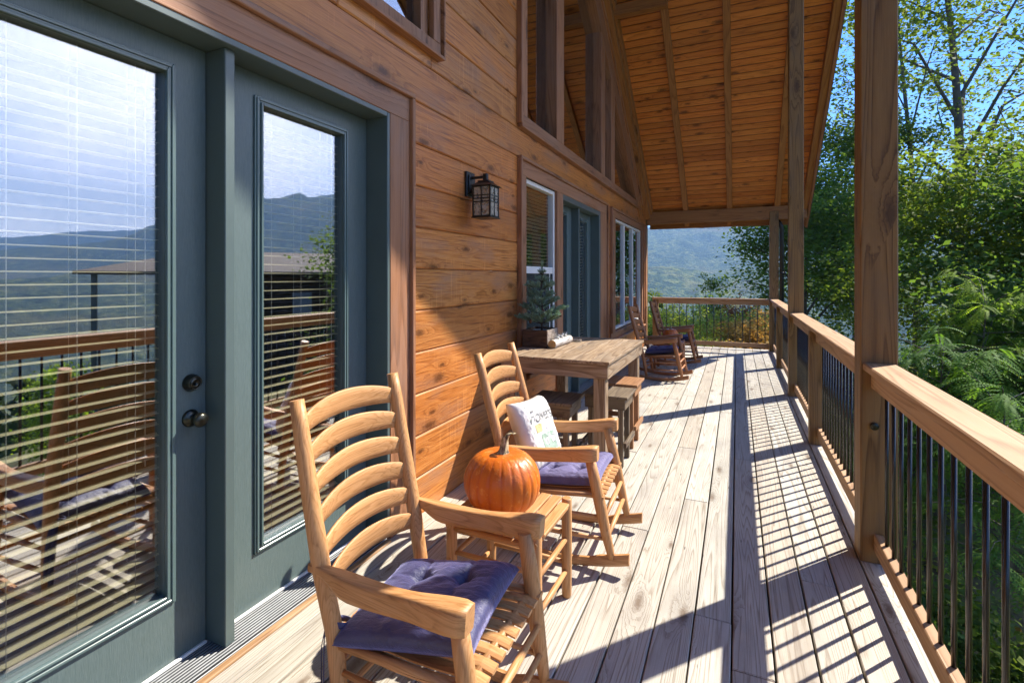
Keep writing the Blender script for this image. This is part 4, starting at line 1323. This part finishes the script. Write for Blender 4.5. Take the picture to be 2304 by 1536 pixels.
# dining table --------------------------------------------------------------------
TX0, TX1, TY0, TY1, TZ = -1.73, -.835, 3.61, 5.02, .88
dt = thing('dining_table', 'weathered counter-height plank table against the wall in front of the tall window', 'table', ((TX0+TX1)/2, (TY0+TY1)/2, 0), R(-.6))
cx, cy = (TX0+TX1)/2, (TY0+TY1)/2
w_ = (TX1-TX0)/6
for k in range(6):
    obj('table_plank', MB().box(.001, 0, -.022, w_-.001, TY1-TY0, random.uniform(-.001,.001), .002), TABLE['y'], dt, (TX0-cx+k*w_, TY0-cy, TZ))
ax0, ax1, ay0, ay1 = TX0+.02-cx, TX1-.015-cx, TY0+.015-cy, TY1-.02-cy
za, zb = TZ-.13, TZ-.0235
obj('apron', MB().box(0,0,0, ax1-ax0, .022, zb-za, .002), TABLE['x'], dt, (ax0, ay0, za))
obj('apron', MB().box(0,0,0, ax1-ax0, .022, zb-za, .002), TABLE['x'], dt, (ax0, ay1-.022, za))
obj('apron', MB().box(0,0,0, .022, ay1-ay0-.046, zb-za, .002), TABLE['y'], dt, (ax1-.022, ay0+.023, za))
obj('apron', MB().box(0,0,0, .022, ay1-ay0-.046, zb-za, .002), TABLE['y'], dt, (ax0, ay0+.023, za))
for x in (ax0+.023, ax1-.113):
    for y in (ay0+.023, ay1-.113):
        obj('leg', MB().box(0,0,0,.09,.09,TZ-.0235,.004), TABLE['z'], dt, (x, y, 0))

def stool(label, loc, rotz, W, w=.36, d=.38, h=.575):
    t = thing('stool', label, 'stool', loc, R(rotz), 'wooden stools round the dining table')
    for k in range(2):
        obj('seat_board', MB().box(.0008, 0, 0, w/2-.0008, d, .022, .003), W['y'], t, (-w/2+k*w/2, -d/2, h-.022))
    a, b = w/2-.025, d/2-.025
    for s in (-1, 1):
        obj('apron', MB().box(-a, -.009, 0, a, .009, .085, .002), W['x'], t, (0, s*(b-.009), h-.108))
        obj('apron', MB().box(-.009, -b+.02, 0, .009, b-.02, .085, .002), W['y'], t, (s*(a-.009), 0, h-.108))
        obj('stretcher', MB().box(-.011, -b-.02, 0, .011, b+.02, .04, .002), W['y'], t, (s*(a+.004), 0, .17))
        for q in (-1, 1):
            obj('leg', MB().box(-.02, -.02, 0, .02, .02, h-.023, .003), W['z'], t, (s*(a-.04), q*(b-.04), 0))
    obj('stretcher', MB().box(-a+.05, -.011, 0, a-.05, .011, .04, .002), W['x'], t, (0, 0, .235))
    return t
stool('dark stool under the near end of the table, behind the white pillow', (-1.255, 3.64, 0), 2, STOOL_DARK, .35, .37, .585)
stool('grey-brown stool at the open side of the table behind its near leg', (-.955, 4.09, 0), 0, STOOL_DARK, .37, .37, .565)
stool('orange-topped stool at the open side of the table, farthest from the camera', (-.965, 4.565, 0), 0, STOOL_RED, .37, .37, .565)

# planter and little fir ------------------------------------------------------------
BOXD = {a: wood('dark crate wood '+a, a, (0.03,0.015,0.008), (0.085,0.042,0.022), (0.14,0.075,0.04), rings=9, fscale=(1.5,12), contrast=.5, knots=.2, rough=.7, bump=.4, fiber=.35) for a in 'xyz'}
BOXG = {a: wood('greyed crate wood '+a, a, (0.12,0.09,0.07), (0.24,0.19,0.15), (0.34,0.28,0.23), rings=9, fscale=(1.5,12), contrast=.5, knots=.2, rough=.7, bump=.4, fiber=.35) for a in 'xyz'}
pb = thing('planter_box', 'small rough wooden crate planter holding the little fir on the table', 'planter', (-1.615, 4.245, TZ+.0015), R(1))
obj('box_side', MB().box(-.115, -.155, 0, .115, -.139, .150, .002), BOXD['x'], pb)
obj('box_side', MB().box(-.115, .139, 0, .115, .155, .150, .002), BOXD['x'], pb)
obj('box_side', MB().box(.099, -.1385, 0, .1155, .1385, .074, .002), BOXG['y'], pb)
obj('box_side', MB().box(.099, -.1385, .076, .1155, .1385, .150, .002), BOXG['y'], pb)
obj('box_side', MB().box(-.115, -.1385, 0, -.099, .1385, .150, .002), BOXD['y'], pb)
obj('box_bottom', MB().box(-.098, -.138, .0, .098, .138, .012), BOXD['y'], pb)
FIRM = leaf_mat('blue-green fir needles', (0.14,0.23,0.16), (0.30,0.42,0.31), (0.25,0.33,0.26), trans=.15, tcol=(1,1.2,.8), rough=.6)
BARKD = principled('dark bark', (0.045,0.032,0.022), .9, var=.4, bump=.6, bscale=14, vscale=14)
CONE = principled('brown pine cone', (0.12,0.055,0.025), .8, var=.4, vscale=60)
fir = thing('potted_fir', 'small artificial fir with pine cones standing in the crate planter', 'potted fir', (-1.60, 4.24, TZ+.016))
obj('pot', MB().lathe([(0,0),(.060,0),(.078,.105),(.085,.108),(.085,.128),(.076,.128),(.072,.112),(0,.108)], 24), principled('grey plastic pot', (0.16,0.19,0.19), .5), fir)
rs = np.random.default_rng(5)
st = MB(); st.tube([(0,0,.10),(.004,.004,.3),(-.004,.0,.5),(0,.004,.70)], [.011,.009,.007,.003], 8)
needles = []
def needle_branch(p0, p1, rb, nl):
    p0 = np.array(p0); p1 = np.array(p1)
    d = p1-p0; Ld = np.linalg.norm(d); dn = d/Ld
    n = int(Ld*1700*nl)
    tt = rs.random(n); th_ = rs.random(n)*2*PI
    a = np.cross(dn, [0,0,1.0]); a /= np.linalg.norm(a)+1e-9; b = np.cross(dn, a)
    rad_ = a[None]*np.cos(th_)[:,None] + b[None]*np.sin(th_)[:,None]
    base = p0 + d*tt[:,None]
    dirn = rad_*.75 + dn*.75; dirn /= np.linalg.norm(dirn, axis=1)[:,None]
    ln_ = rb*(.75+.5*rs.random(n))*(1-.35*np.abs(tt*2-1)**3)
    side = np.cross(dirn, rs.normal(size=(n,3))); side /= np.linalg.norm(side, axis=1)[:,None]
    wv = side*.0016
    tip = base + dirn*ln_[:,None]
    q = np.stack([base-wv, base+wv, tip+wv*.4, tip-wv*.4], 1)
    needles.append(q)
levels = [(.20,.20,8),(.27,.215,8),(.35,.17,7),(.42,.15,7),(.50,.125,6),(.57,.06,5),(.63,.035,4)]
for (z, ln_, n) in levels:
    for k in range(n):
        a = 2*PI*k/n + z*9 + rs.random()*.4
        L1 = ln_*(.70+.55*rs.random())
        e = (math.cos(a)*L1, math.sin(a)*L1*.9, z + .35*L1*rs.random() + .02)
        st.tube([(0,0,z-.02), (e[0]*.5, e[1]*.5, (z+e[2])/2-.01), e], [.004,.003,.0015], 5)
        needle_branch((e[0]*.18, e[1]*.18, z), e, .026, 1.0)
        if L1 > .09:
            for s in (-1, 1):
                b0 = (e[0]*.5, e[1]*.5, (z+e[2])/2)
                aa = a + s*.65
                e2 = (b0[0]+math.cos(aa)*L1*.42, b0[1]+math.sin(aa)*L1*.42, b0[2]+.04)
                needle_branch(b0, e2, .024, 1.0)
needle_branch((0,0,.55), (0,0.003,.74), .022, .7)
nq = np.concatenate(needles)
obj('needles', quads_mesh('needles', nq, rs.random(len(nq))), FIRM, fir)
obj('trunk', st, BARKD, fir)
for (x, y, z) in ((.05,-.10,.30),(.16,.05,.26),(-.06,-.12,.21)):
    obj('pine_cone', MB().lathe([(0,-.018),(.010,-.014),(.0145,-.004),(.012,.008),(.006,.018),(0,.021)], 12), CONE, fir, (x, y, z))

# birch log candle holder, glass dish -----------------------------------------------
m, nt, out = new_mat('birch bark'); g = G(nt)
tc = g.n('ShaderNodeTexCoord'); mp = g.n('ShaderNodeMapping'); mp.inputs['Scale'].default_value=(60,10,60); g.l(tc.outputs['Object'], mp.inputs[0])
n = g.noise(mp.outputs[0], 1, 4, .6)
b = g.n('ShaderNodeBsdfPrincipled'); b.inputs['Roughness'].default_value=.7
g.l(g.ramp(n, [(.36,(.08,.06,.05)),(.43,(.42,.39,.35)),(.7,(.52,.49,.45))]), b.inputs['Base Color']); g.l(b.outputs[0], out.inputs[0])
BIRCH = m
CUT = principled('cut log face', (0.55,0.33,0.12), .8, var=.25, vscale=40)
lg = thing('birch_log_holder', 'short white birch log with three glass tealight cups beside the crate planter', 'candle holder', (-1.455, 4.10, TZ+.0015), R(-2))
obj('log', MB().tube([(0,.004,.034),(0,.436,.034)], .036, 24, cap=False), BIRCH, lg)
obj('log_end', MB().tube([(0,0,.034),(0,.0045,.034)], .0355, 24), CUT, lg)
obj('log_end', MB().tube([(0,.4355,.034),(0,.44,.034)], .0355, 24), CUT, lg)
for k in range(3):
    y = .13+.095*k
    obj('glass_cup', MB().lathe([(0,0),(.020,0),(.026,.045),(.0245,.045),(.0185,.004),(0,.004)], 20), GLASSC, lg, (0, y, .066))
    obj('candle', MB().lathe([(0,0),(.017,0),(.017,.018),(0,.018)], 16), WHITEV, lg, (0, y, .0705))
    hd = MB(); hd.tube([(.022,y,.111),(.034,y,.10),(.036,y,.08),(.030,y,.072)], .0012, 5); obj('wire_clip', hd, BLACKM, lg)
gd = obj('glass_dish', MB().lathe([(0,0),(.045,0),(.056,.006),(.068,.030),(.065,.031),(.053,.010),(.043,.006),(0,.006)], 28), GLASSC, None, (-1.40, 4.62, TZ+.0015))
tag(gd, 'shallow clear glass dish on the table beyond the birch log', 'glass dish')

# ================================================================== vegetation
LEAF_A = leaf_mat('mid green broadleaf', (0.05,0.085,0.018), (0.15,0.20,0.035), (0.40,0.28,0.06), trans=.42)  # lighter of the two main leaf greens
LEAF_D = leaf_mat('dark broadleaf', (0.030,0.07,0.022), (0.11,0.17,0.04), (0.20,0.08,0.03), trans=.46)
LEAF_Y = leaf_mat('yellow green locust leaf', (0.10,0.18,0.03), (0.22,0.31,0.045), (0.58,0.45,0.05), trans=.5)
LEAF_R = leaf_mat('rust autumn leaf', (0.14,0.045,0.02), (0.33,0.12,0.05), (0.42,0.28,0.05), trans=.4, tcol=(1.6,1.3,.8))
LEAF_G = leaf_mat('pale shrub leaf', (0.12,0.17,0.045), (0.34,0.37,0.08), (0.62,0.42,0.12), trans=.4)
LEAF_O = leaf_mat('orange shrub leaf', (0.24,0.16,0.05), (0.50,0.33,0.09), (0.55,0.17,0.08), trans=.4, tcol=(1.6,1.3,.8))
BARK = principled('grey brown bark', (0.10,0.085,0.068), .9, var=.35, vscale=5, bump=.8, bscale=8)

def leaf_quads(rs, centers, n, spread, size, droop=0.25, flat=0.6):
    """n leaves scattered round each of the given cluster centres"""
    C_ = np.repeat(np.asarray(centers, float), n, axis=0)
    N = len(C_)
    off = rs.normal(size=(N, 3))*np.array([spread, spread, spread*.7])
    p = C_ + off
    nrm = rs.normal(size=(N,3)); nrm[:,2] = np.abs(nrm[:,2])*1.3 + flat
    nrm /= np.linalg.norm(nrm, axis=1)[:,None]
    d = rs.normal(size=(N,3)); d[:,2] -= droop
    d -= nrm*np.sum(d*nrm, 1)[:,None]; d /= np.linalg.norm(d, axis=1)[:,None]
    w = np.cross(nrm, d)
    s = size*(.45+1.1*rs.random(N)**1.3)[:,None]
    a = p; t = p + d*s; m1 = p + d*s*.45 + w*s*.33 - nrm*s*.06; m2 = p + d*s*.45 - w*s*.33 - nrm*s*.06
    return np.stack([a, m1, t, m2], 1)

def tree(name, label, base, height, lean, trunk_r, crown, n_limbs, clusters, leaves, spread, lsize, lmat, seed, group=None, cat='tree', fork=.35, sub=5, bark=BARK, minr=.35, up=.25):
    """crown: (centre height, radius xy, radius z). Tapered trunk, limbs, twigs, leaf clusters at twig ends and through the volume"""
    rs = np.random.default_rng(seed)
    bx, by = base; bz = float(ground_z(bx, by)) - .1
    t = thing(name, label, cat, (bx, by, bz), 0, group)
    lean = np.array([lean[0], lean[1], 0.0])
    wobA = rs.random()*6
    def tp(u): 
        return np.array([0,0,height*u]) + lean*u*height + .03*height*np.array([math.sin(u*4+wobA)-math.sin(wobA), math.cos(u*3.3+wobA)-math.cos(wobA), 0])*u
    m = MB()
    us = np.linspace(0, .93, 12)
    m.tube([tp(u) for u in us], [trunk_r*(1-.86*u**.8) + (trunk_r*.25 if i == 0 else 0) for i, u in enumerate(us)], 9)
    cz, rxy, rz = crown
    C0 = tp(min(1, cz/height)); C0[2] = cz
    cents = []
    for k in range(n_limbs):
        u = fork + (.92-fork)*(k+.5)/n_limbs
        p0 = tp(u)
        a = k*2.399 + rs.random()*.7
        # aim at a point on the crown ellipsoid
        el = (u-fork)/(1-fork)*1.5 - .35 + rs.normal()*.15
        q = C0 + np.array([math.cos(a)*math.cos(el)*rxy, math.sin(a)*math.cos(el)*rxy, math.sin(el)*rz])*(.72+.25*rs.random())
        if q[2] < p0[2] - .12*rxy: q[2] = p0[2] - .12*rxy*rs.random() + up
        mid = (p0*.5+q*.5) + np.array([0,0,.12*np.linalg.norm(q-p0)]) + rs.normal(size=3)*.06*np.linalg.norm(q-p0)
        r0 = trunk_r*(1-.86*u**.8)*.6
        m.tube([p0, p0*.6+mid*.4, mid, mid*.5+q*.5+rs.normal(size=3)*.04*rxy, q], [r0, r0*.75, r0*.55, r0*.35, r0*.12], 6, cap=False)
        for j in range(sub):
            w = .35 + .65*(j+rs.random()*.6)/sub
            s0 = (p0*(1-w)**2 + 2*mid*w*(1-w) + q*w*w)
            e = s0 + rs.normal(size=3)*np.array([1,1,.6])*rxy*.26 + (s0-C0)*.10
            m.tube([s0, (s0+e)/2 + rs.normal(size=3)*.03*rxy, e], [r0*.28, r0*.18, r0*.06], 4, cap=False)
            cents.append(e); cents.append(s0*.4+e*.6)
        cents.append(q)
    cents = np.array(cents)
    extra = max(0, clusters-len(cents))
    if extra:
        base_c = cents[rs.integers(0, len(cents), extra)]
        cents = np.concatenate([cents, base_c + rs.normal(size=(extra,3))*np.array([.20,.20,.16])*rxy])
    lq = leaf_quads(rs, cents, leaves, spread, lsize)
    rn = np.repeat(rs.random(len(cents))*.5, leaves) + rs.random(len(lq))*.5
    obj('trunk', m, bark, t)
    obj('crown', quads_mesh('crown', lq, rn), lmat, t)
    return t

# tall trees to the right; grouped only by being neighbours, each described on its own
tree('tall_tree', 'tallest forked oak with thin sky-filled crown right of the near porch post', (8.75, 28.2), 23.0, (.01,0), .31, (15.3, 5.3, 7.2), 15, 240, 46, .42, .18, LEAF_A, 11, fork=.36, sub=6)
tree('slim_tree', 'slim bare-stemmed tree just right of the near porch post, left of the forked oak', (7.1, 27.2), 20.0, (.02,.01), .17, (13.8, 2.8, 5.8), 9, 110, 36, .38, .17, LEAF_A, 12, fork=.4, sub=5)
tree('slim_tree', 'loose light green tree peeking above the dark trees left of the near post', (4.35, 23.5), 15.5, (-.008,0), .13, (11.8, 1.2, 2.6), 7, 40, 26, .28, .13, LEAF_A, 13, fork=.5, sub=4)
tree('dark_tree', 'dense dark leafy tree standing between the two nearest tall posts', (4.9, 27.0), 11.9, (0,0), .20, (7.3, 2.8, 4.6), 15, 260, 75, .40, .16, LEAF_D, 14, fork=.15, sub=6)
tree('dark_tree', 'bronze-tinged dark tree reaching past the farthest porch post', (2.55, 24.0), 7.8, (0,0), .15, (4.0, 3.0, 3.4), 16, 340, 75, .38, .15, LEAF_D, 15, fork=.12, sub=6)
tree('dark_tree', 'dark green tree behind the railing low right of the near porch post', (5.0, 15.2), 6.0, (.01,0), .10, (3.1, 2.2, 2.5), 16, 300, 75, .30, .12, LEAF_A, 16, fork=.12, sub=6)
tree('leafy_tree', 'mid green tree with sky showing through at the right picture edge', (9.6, 19.6), 10.6, (0,0), .17, (6.0, 2.7, 3.2), 14, 200, 40, .36, .13, LEAF_A, 17, fork=.2, sub=6)
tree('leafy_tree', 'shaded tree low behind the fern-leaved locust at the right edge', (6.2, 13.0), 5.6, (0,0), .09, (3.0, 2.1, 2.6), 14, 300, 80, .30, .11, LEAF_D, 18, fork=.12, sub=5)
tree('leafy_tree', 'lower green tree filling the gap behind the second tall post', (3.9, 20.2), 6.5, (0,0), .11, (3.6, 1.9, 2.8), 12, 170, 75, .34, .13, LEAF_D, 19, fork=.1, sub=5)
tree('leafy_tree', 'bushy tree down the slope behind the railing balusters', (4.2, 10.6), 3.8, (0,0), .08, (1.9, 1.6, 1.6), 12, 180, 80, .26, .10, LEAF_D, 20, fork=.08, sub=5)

# locust sapling with feathery compound leaves, close below the rail
def frond_tree(label, base, height, n_br, br_len, seed, zc_, rad, mat=LEAF_Y):
    rs = np.random.default_rng(seed)
    bx, by = base; bz = float(ground_z(bx, by)) - .1
    t = thing('locust_sapling', label, 'sapling', (bx, by, bz), 0)
    m = MB(); quads = []
    m.tube([(0,0,0),(.05,0,height*.4),(0,.06,height*.75),(.04,0,height)], [.028,.022,.014,.005], 8)
    for k in range(n_br):
        u = .35 + .65*(k+.5)/n_br
        p0 = np.array([.03, .03, height*u]); a = k*2.399
        L_ = rad*(1.15-.6*u)*(.8+.4*rs.random())
        e = p0 + np.array([math.cos(a)*L_, math.sin(a)*L_, .35*L_ + .15*rs.normal()])
        m.tube([p0, (p0+e)/2+[0,0,.08], e], [.008,.005,.002], 5, cap=False)
        for j in range(15):
            w = .15+.85*j/14
            s0 = p0*(1-w)+e*w
            b = a + rs.normal()*1.1
            fl = br_len*(.7+.6*rs.random())
            dz = .25*rs.normal()
            n = 13
            side = np.array([-math.sin(b), math.cos(b), 0])
            for i in range(n):
                q = (i+1)/n
                c = s0 + np.array([math.cos(b)*fl*q, math.sin(b)*fl*q, fl*(dz*q - .55*q*q)])
                tang = np.array([math.cos(b), math.sin(b), dz-1.1*q]); tang /= np.linalg.norm(tang)
                for s in (-1, 1):
                    d = side*s*.9 + tang*.35 + np.array([0,0,-.2]); d /= np.linalg.norm(d)
                    ll = .062*(1-.45*abs(q-.5)); wv = tang*ll*.22
                    quads.append([c-wv*.4, c+d*ll*.5+wv, c+d*ll, c+d*ll*.5-wv])
    quads = np.array(quads)
    obj('trunk', m, BARK, t)
    obj('crown', quads_mesh('crown', quads, rs.random(len(quads))), mat, t)
    return t
LEAF_F = leaf_mat('fern green leaf', (0.05,0.12,0.03), (0.12,0.22,0.045), (0.42,0.36,0.06), trans=.42)
frond_tree('feathery yellow-green locust sapling nearest beyond the handrail', (2.55, 8.7), 3.5, 34, .32, 31, 3, 1.25, LEAF_F)
frond_tree('feathery bright yellow locust sapling behind the green one at right', (3.35, 9.7), 3.9, 34, .32, 32, 3, 1.1, LEAF_Y)
frond_tree('feathery dark green locust sapling at the lower right picture edge', (2.75, 7.5), 3.3, 30, .30, 33, 3, 1.2, LEAF_F)

def bush(label, base, h, rad, mat, seed, n=80, lv=60, ls=.07, name='shrub', group='autumn shrubs beyond the end railing'):
    rs = np.random.default_rng(seed)
    bx, by = base; bz = float(ground_z(bx, by)) - .05
    t = thing(name, label, 'shrub', (bx, by, bz), 0, group)
    m = MB(); c = []
    for k in range(n):
        a = rs.random()*2*PI; r_ = rad*math.sqrt(rs.random()); z = h*(.25+.75*rs.random())*(1-.45*(r_/rad)**2)
        p = (math.cos(a)*r_, math.sin(a)*r_, z); c.append(p)
        if k % 4 == 0: m.tube([(p[0]*.1,p[1]*.1,0),(p[0]*.5,p[1]*.5,z*.55),p], [.014,.009,.003], 4, cap=False)
    lq = leaf_quads(rs, c, lv, .10*rad+.05, ls)
    rn = np.repeat(rs.random(len(c))*.55, lv) + rs.random(len(lq))*.45
    obj('stems', m, BARK, t); obj('foliage', quads_mesh('foliage', lq, rn), mat, t)
    return t
bush('tall yellow-green shrub left behind the far rocking chairs', (-1.85, 14.4), 2.0, .85, LEAF_G, 41, 90)
bush('dark green shrub at the cabin corner beyond the end railing', (-2.6, 13.4), 1.6, .7, LEAF_D, 42, 60)
bush('yellow shrub in the middle beyond the end railing', (-1.0, 16.6), 1.6, .8, LEAF_G, 43, 70)
bush('orange shrub right of centre beyond the end railing', (-.1, 15.2), 1.2, .75, LEAF_O, 44, 70)
bush('rust red shrub behind the orange one beyond the end railing', (.05, 17.8), 1.75, .7, LEAF_R, 45, 60)
bush('golden shrub close to the last porch post', (.55, 14.6), 1.45, .75, LEAF_O, 46, 80)
bush('pale low shrub on the bank under the end railing', (-.95, 13.7), .85, .75, LEAF_G, 47, 60)
bush('reddish low shrub beside the downspout foot', (.75, 13.2), .7, .6, LEAF_R, 48, 50)
bush('bronze low shrub on the bank at left of the end railing', (-.25, 13.3), .7, .6, LEAF_O, 49, 50)
bush('small green sapling standing tall above the end railing', (-.9, 18.5), 3.0, .45, LEAF_D, 50, 50)
bush('bright yellow-green brush filling the gap at centre left of the end railing', (-1.2, 14.9), 1.3, .8, LEAF_G, 51, 80)
bush('green brush between the orange shrub and the last post', (.25, 16.2), 1.4, .8, LEAF_G, 52, 80)
ug = 'undergrowth below the long railing'
for i, (x, y, h, r_, mt, lb) in enumerate(((1.9, 6.6, 1.2, .9, LEAF_D, 'dark undergrowth shrub below the railing between near post and middle post'),
        (2.3, 4.6, 1.1, .9, LEAF_F, 'green undergrowth shrub seen through the nearest balusters'),
        (2.9, 3.2, 1.2, 1.0, LEAF_D, 'dark undergrowth shrub at the lower right corner behind balusters'),
        (2.0, 9.6, 1.6, 1.0, LEAF_D, 'dark undergrowth shrub below the railing beyond the second tall post'),
        (3.1, 6.0, 1.6, 1.0, LEAF_A, 'mid green shrub further down the slope behind the nearest balusters'))):
    bush(lb, (x, y), h, r_, mt, 60+i, 70, 60, .09, group=ug)

# ground cover and fallen leaves on the bank: uncountable
rs = np.random.default_rng(77)
N = 26000
gx = rs.uniform(-4.5, 9, N); gy_ = rs.uniform(1.0, 24, N)
keep = (gx > 1.0) | (gy_ > 11.8)
gx, gy_ = gx[keep], gy_[keep]
pc = np.stack([gx, gy_, ground_z(gx, gy_)+.05], -1)
lq = leaf_quads(rs, pc, 2, .06, .09, droop=0, flat=1.2)
gc = obj('fallen_leaves', quads_mesh('fallen_leaves', lq, rs.random(len(lq))), LEAF_G); tag(gc, 'yellow and brown fallen leaves and low weeds on the bank', None, kind='stuff')

# wooded slope between the bank and the far mountain: reads as one mass
def canopy(name, n, rmin, rmax, az0, az1, size, seed, mat):
    rs = np.random.default_rng(seed)
    r_ = np.sqrt(rs.random(n))*(rmax-rmin)+rmin; az = np.radians(rs.uniform(az0, az1, n))
    x = r_*np.sin(az); y = r_*np.cos(az); z = ground_z(x, y)
    k = 110
    s = size*(.7+.6*rs.random(n))
    u = rs.normal(size=(n,k,3)); u /= np.linalg.norm(u, axis=2)[:,:,None]; u *= (.75+.3*rs.random((n,k,1)))
    c = u*np.stack([s*.42, s*.42, s*.55], -1)[:,None,:] + np.stack([x,y,z+s*.55], -1)[:,None,:]
    nr = u + rs.normal(size=(n,k,3))*.35; nr /= np.linalg.norm(nr, axis=2)[:,:,None]
    a = np.cross(nr, rs.normal(size=(n,k,3))); a /= np.linalg.norm(a, axis=2)[:,:,None]; b = np.cross(nr, a)
    h = (s*.085)[:,None,None]
    q = np.stack([c-a*h, c+b*h*.8, c+a*h, c-b*h*.8], 2).reshape(-1,4,3)
    rn = np.repeat(rs.random(n)*.7, k) + rs.random(n*k)*.3
    o = obj(name, quads_mesh(name, q, rn), mat); tag(o, kind='stuff'); return o
FARL = leaf_mat('far woodland', (0.012,0.028,0.012), (0.05,0.075,0.022), (0.22,0.13,0.04), trans=.2)
canopy('woodland', 1300, 45, 150, -14, 7, 5.0, 91, FARL)
canopy('woodland', 2600, 110, 620, -16, 8, 11, 92, FARL)
canopy('woodland', 2200, 60, 600, 30, 80, 11, 93, FARL)

# neighbouring cabin down the slope (seen mirrored in the doors)
nbz = -5.0
nc = thing('neighbour_cabin', 'dark log cabin with brown hip roof down the slope, mirrored in the glass doors', 'cabin', (22.45, 22.8, nbz), R(-53.4))
LOGD = wood('dark log wall', 'x', (0.025,0.014,0.009), (0.05,0.03,0.02), (0.08,0.05,0.035), rings=6, knots=.1, rough=.7)
Wn, Dn, He, Hr = 8.0, 5.0, 6.75, 8.0
for k in range(26):
    obj('wall_log', MB().tube([(-Wn, -Dn+.6, .14+k*.26), (Wn-3.0, -Dn+.6, .14+k*.26)], .135, 8), LOGD, nc)
wl = MB(); wl.box(-Wn, -Dn+.62, 0, Wn-3.0, Dn-.6, He-.1); obj('wall', wl, LOGD, nc)
rfm = MB(); a, b_, e = Wn+.7, Dn+.4, 4.6
rfm.add([(-a,-b_,He),(a,-b_,He),(a,b_,He),(-a,b_,He),(-a,0,Hr),(a-e,0,Hr),(-a,-b_,He-.14),(a,-b_,He-.14),(a,b_,He-.14),(-a,b_,He-.14)],
        [(0,1,5,4),(1,2,5),(2,3,4,5),(3,0,4),(6,7,1,0),(7,8,2,1),(8,9,3,2),(9,6,0,3),(6,9,8,7)])
obj('roof', rfm, SHINGLE, nc)
for x in (Wn, Wn-3.0, 1.2, -2.4, -6.0):
    obj('porch_post', MB().box(x-.1, -Dn-.1, 0, x+.1, -Dn+.1, He-.15), FRAMEP if x == Wn else LOGD, nc)
for x in (-4, -1, 4):
    wv = obj('window', MB().box(x-.5, -Dn+.44, 4.3, x+.5, -Dn+.47, 5.6), principled('far window', (0.2,0.24,0.28), .1), nc)
tree('young_fir', 'young green conifer in front of the neighbouring cabin, seen in the door glass', (17.8, 9.6), 5.2, (0,0), .08, (2.9, .9, 2.4), 14, 120, 70, .20, .10, LEAF_Y, 81, cat='tree', fork=.08, sub=4)
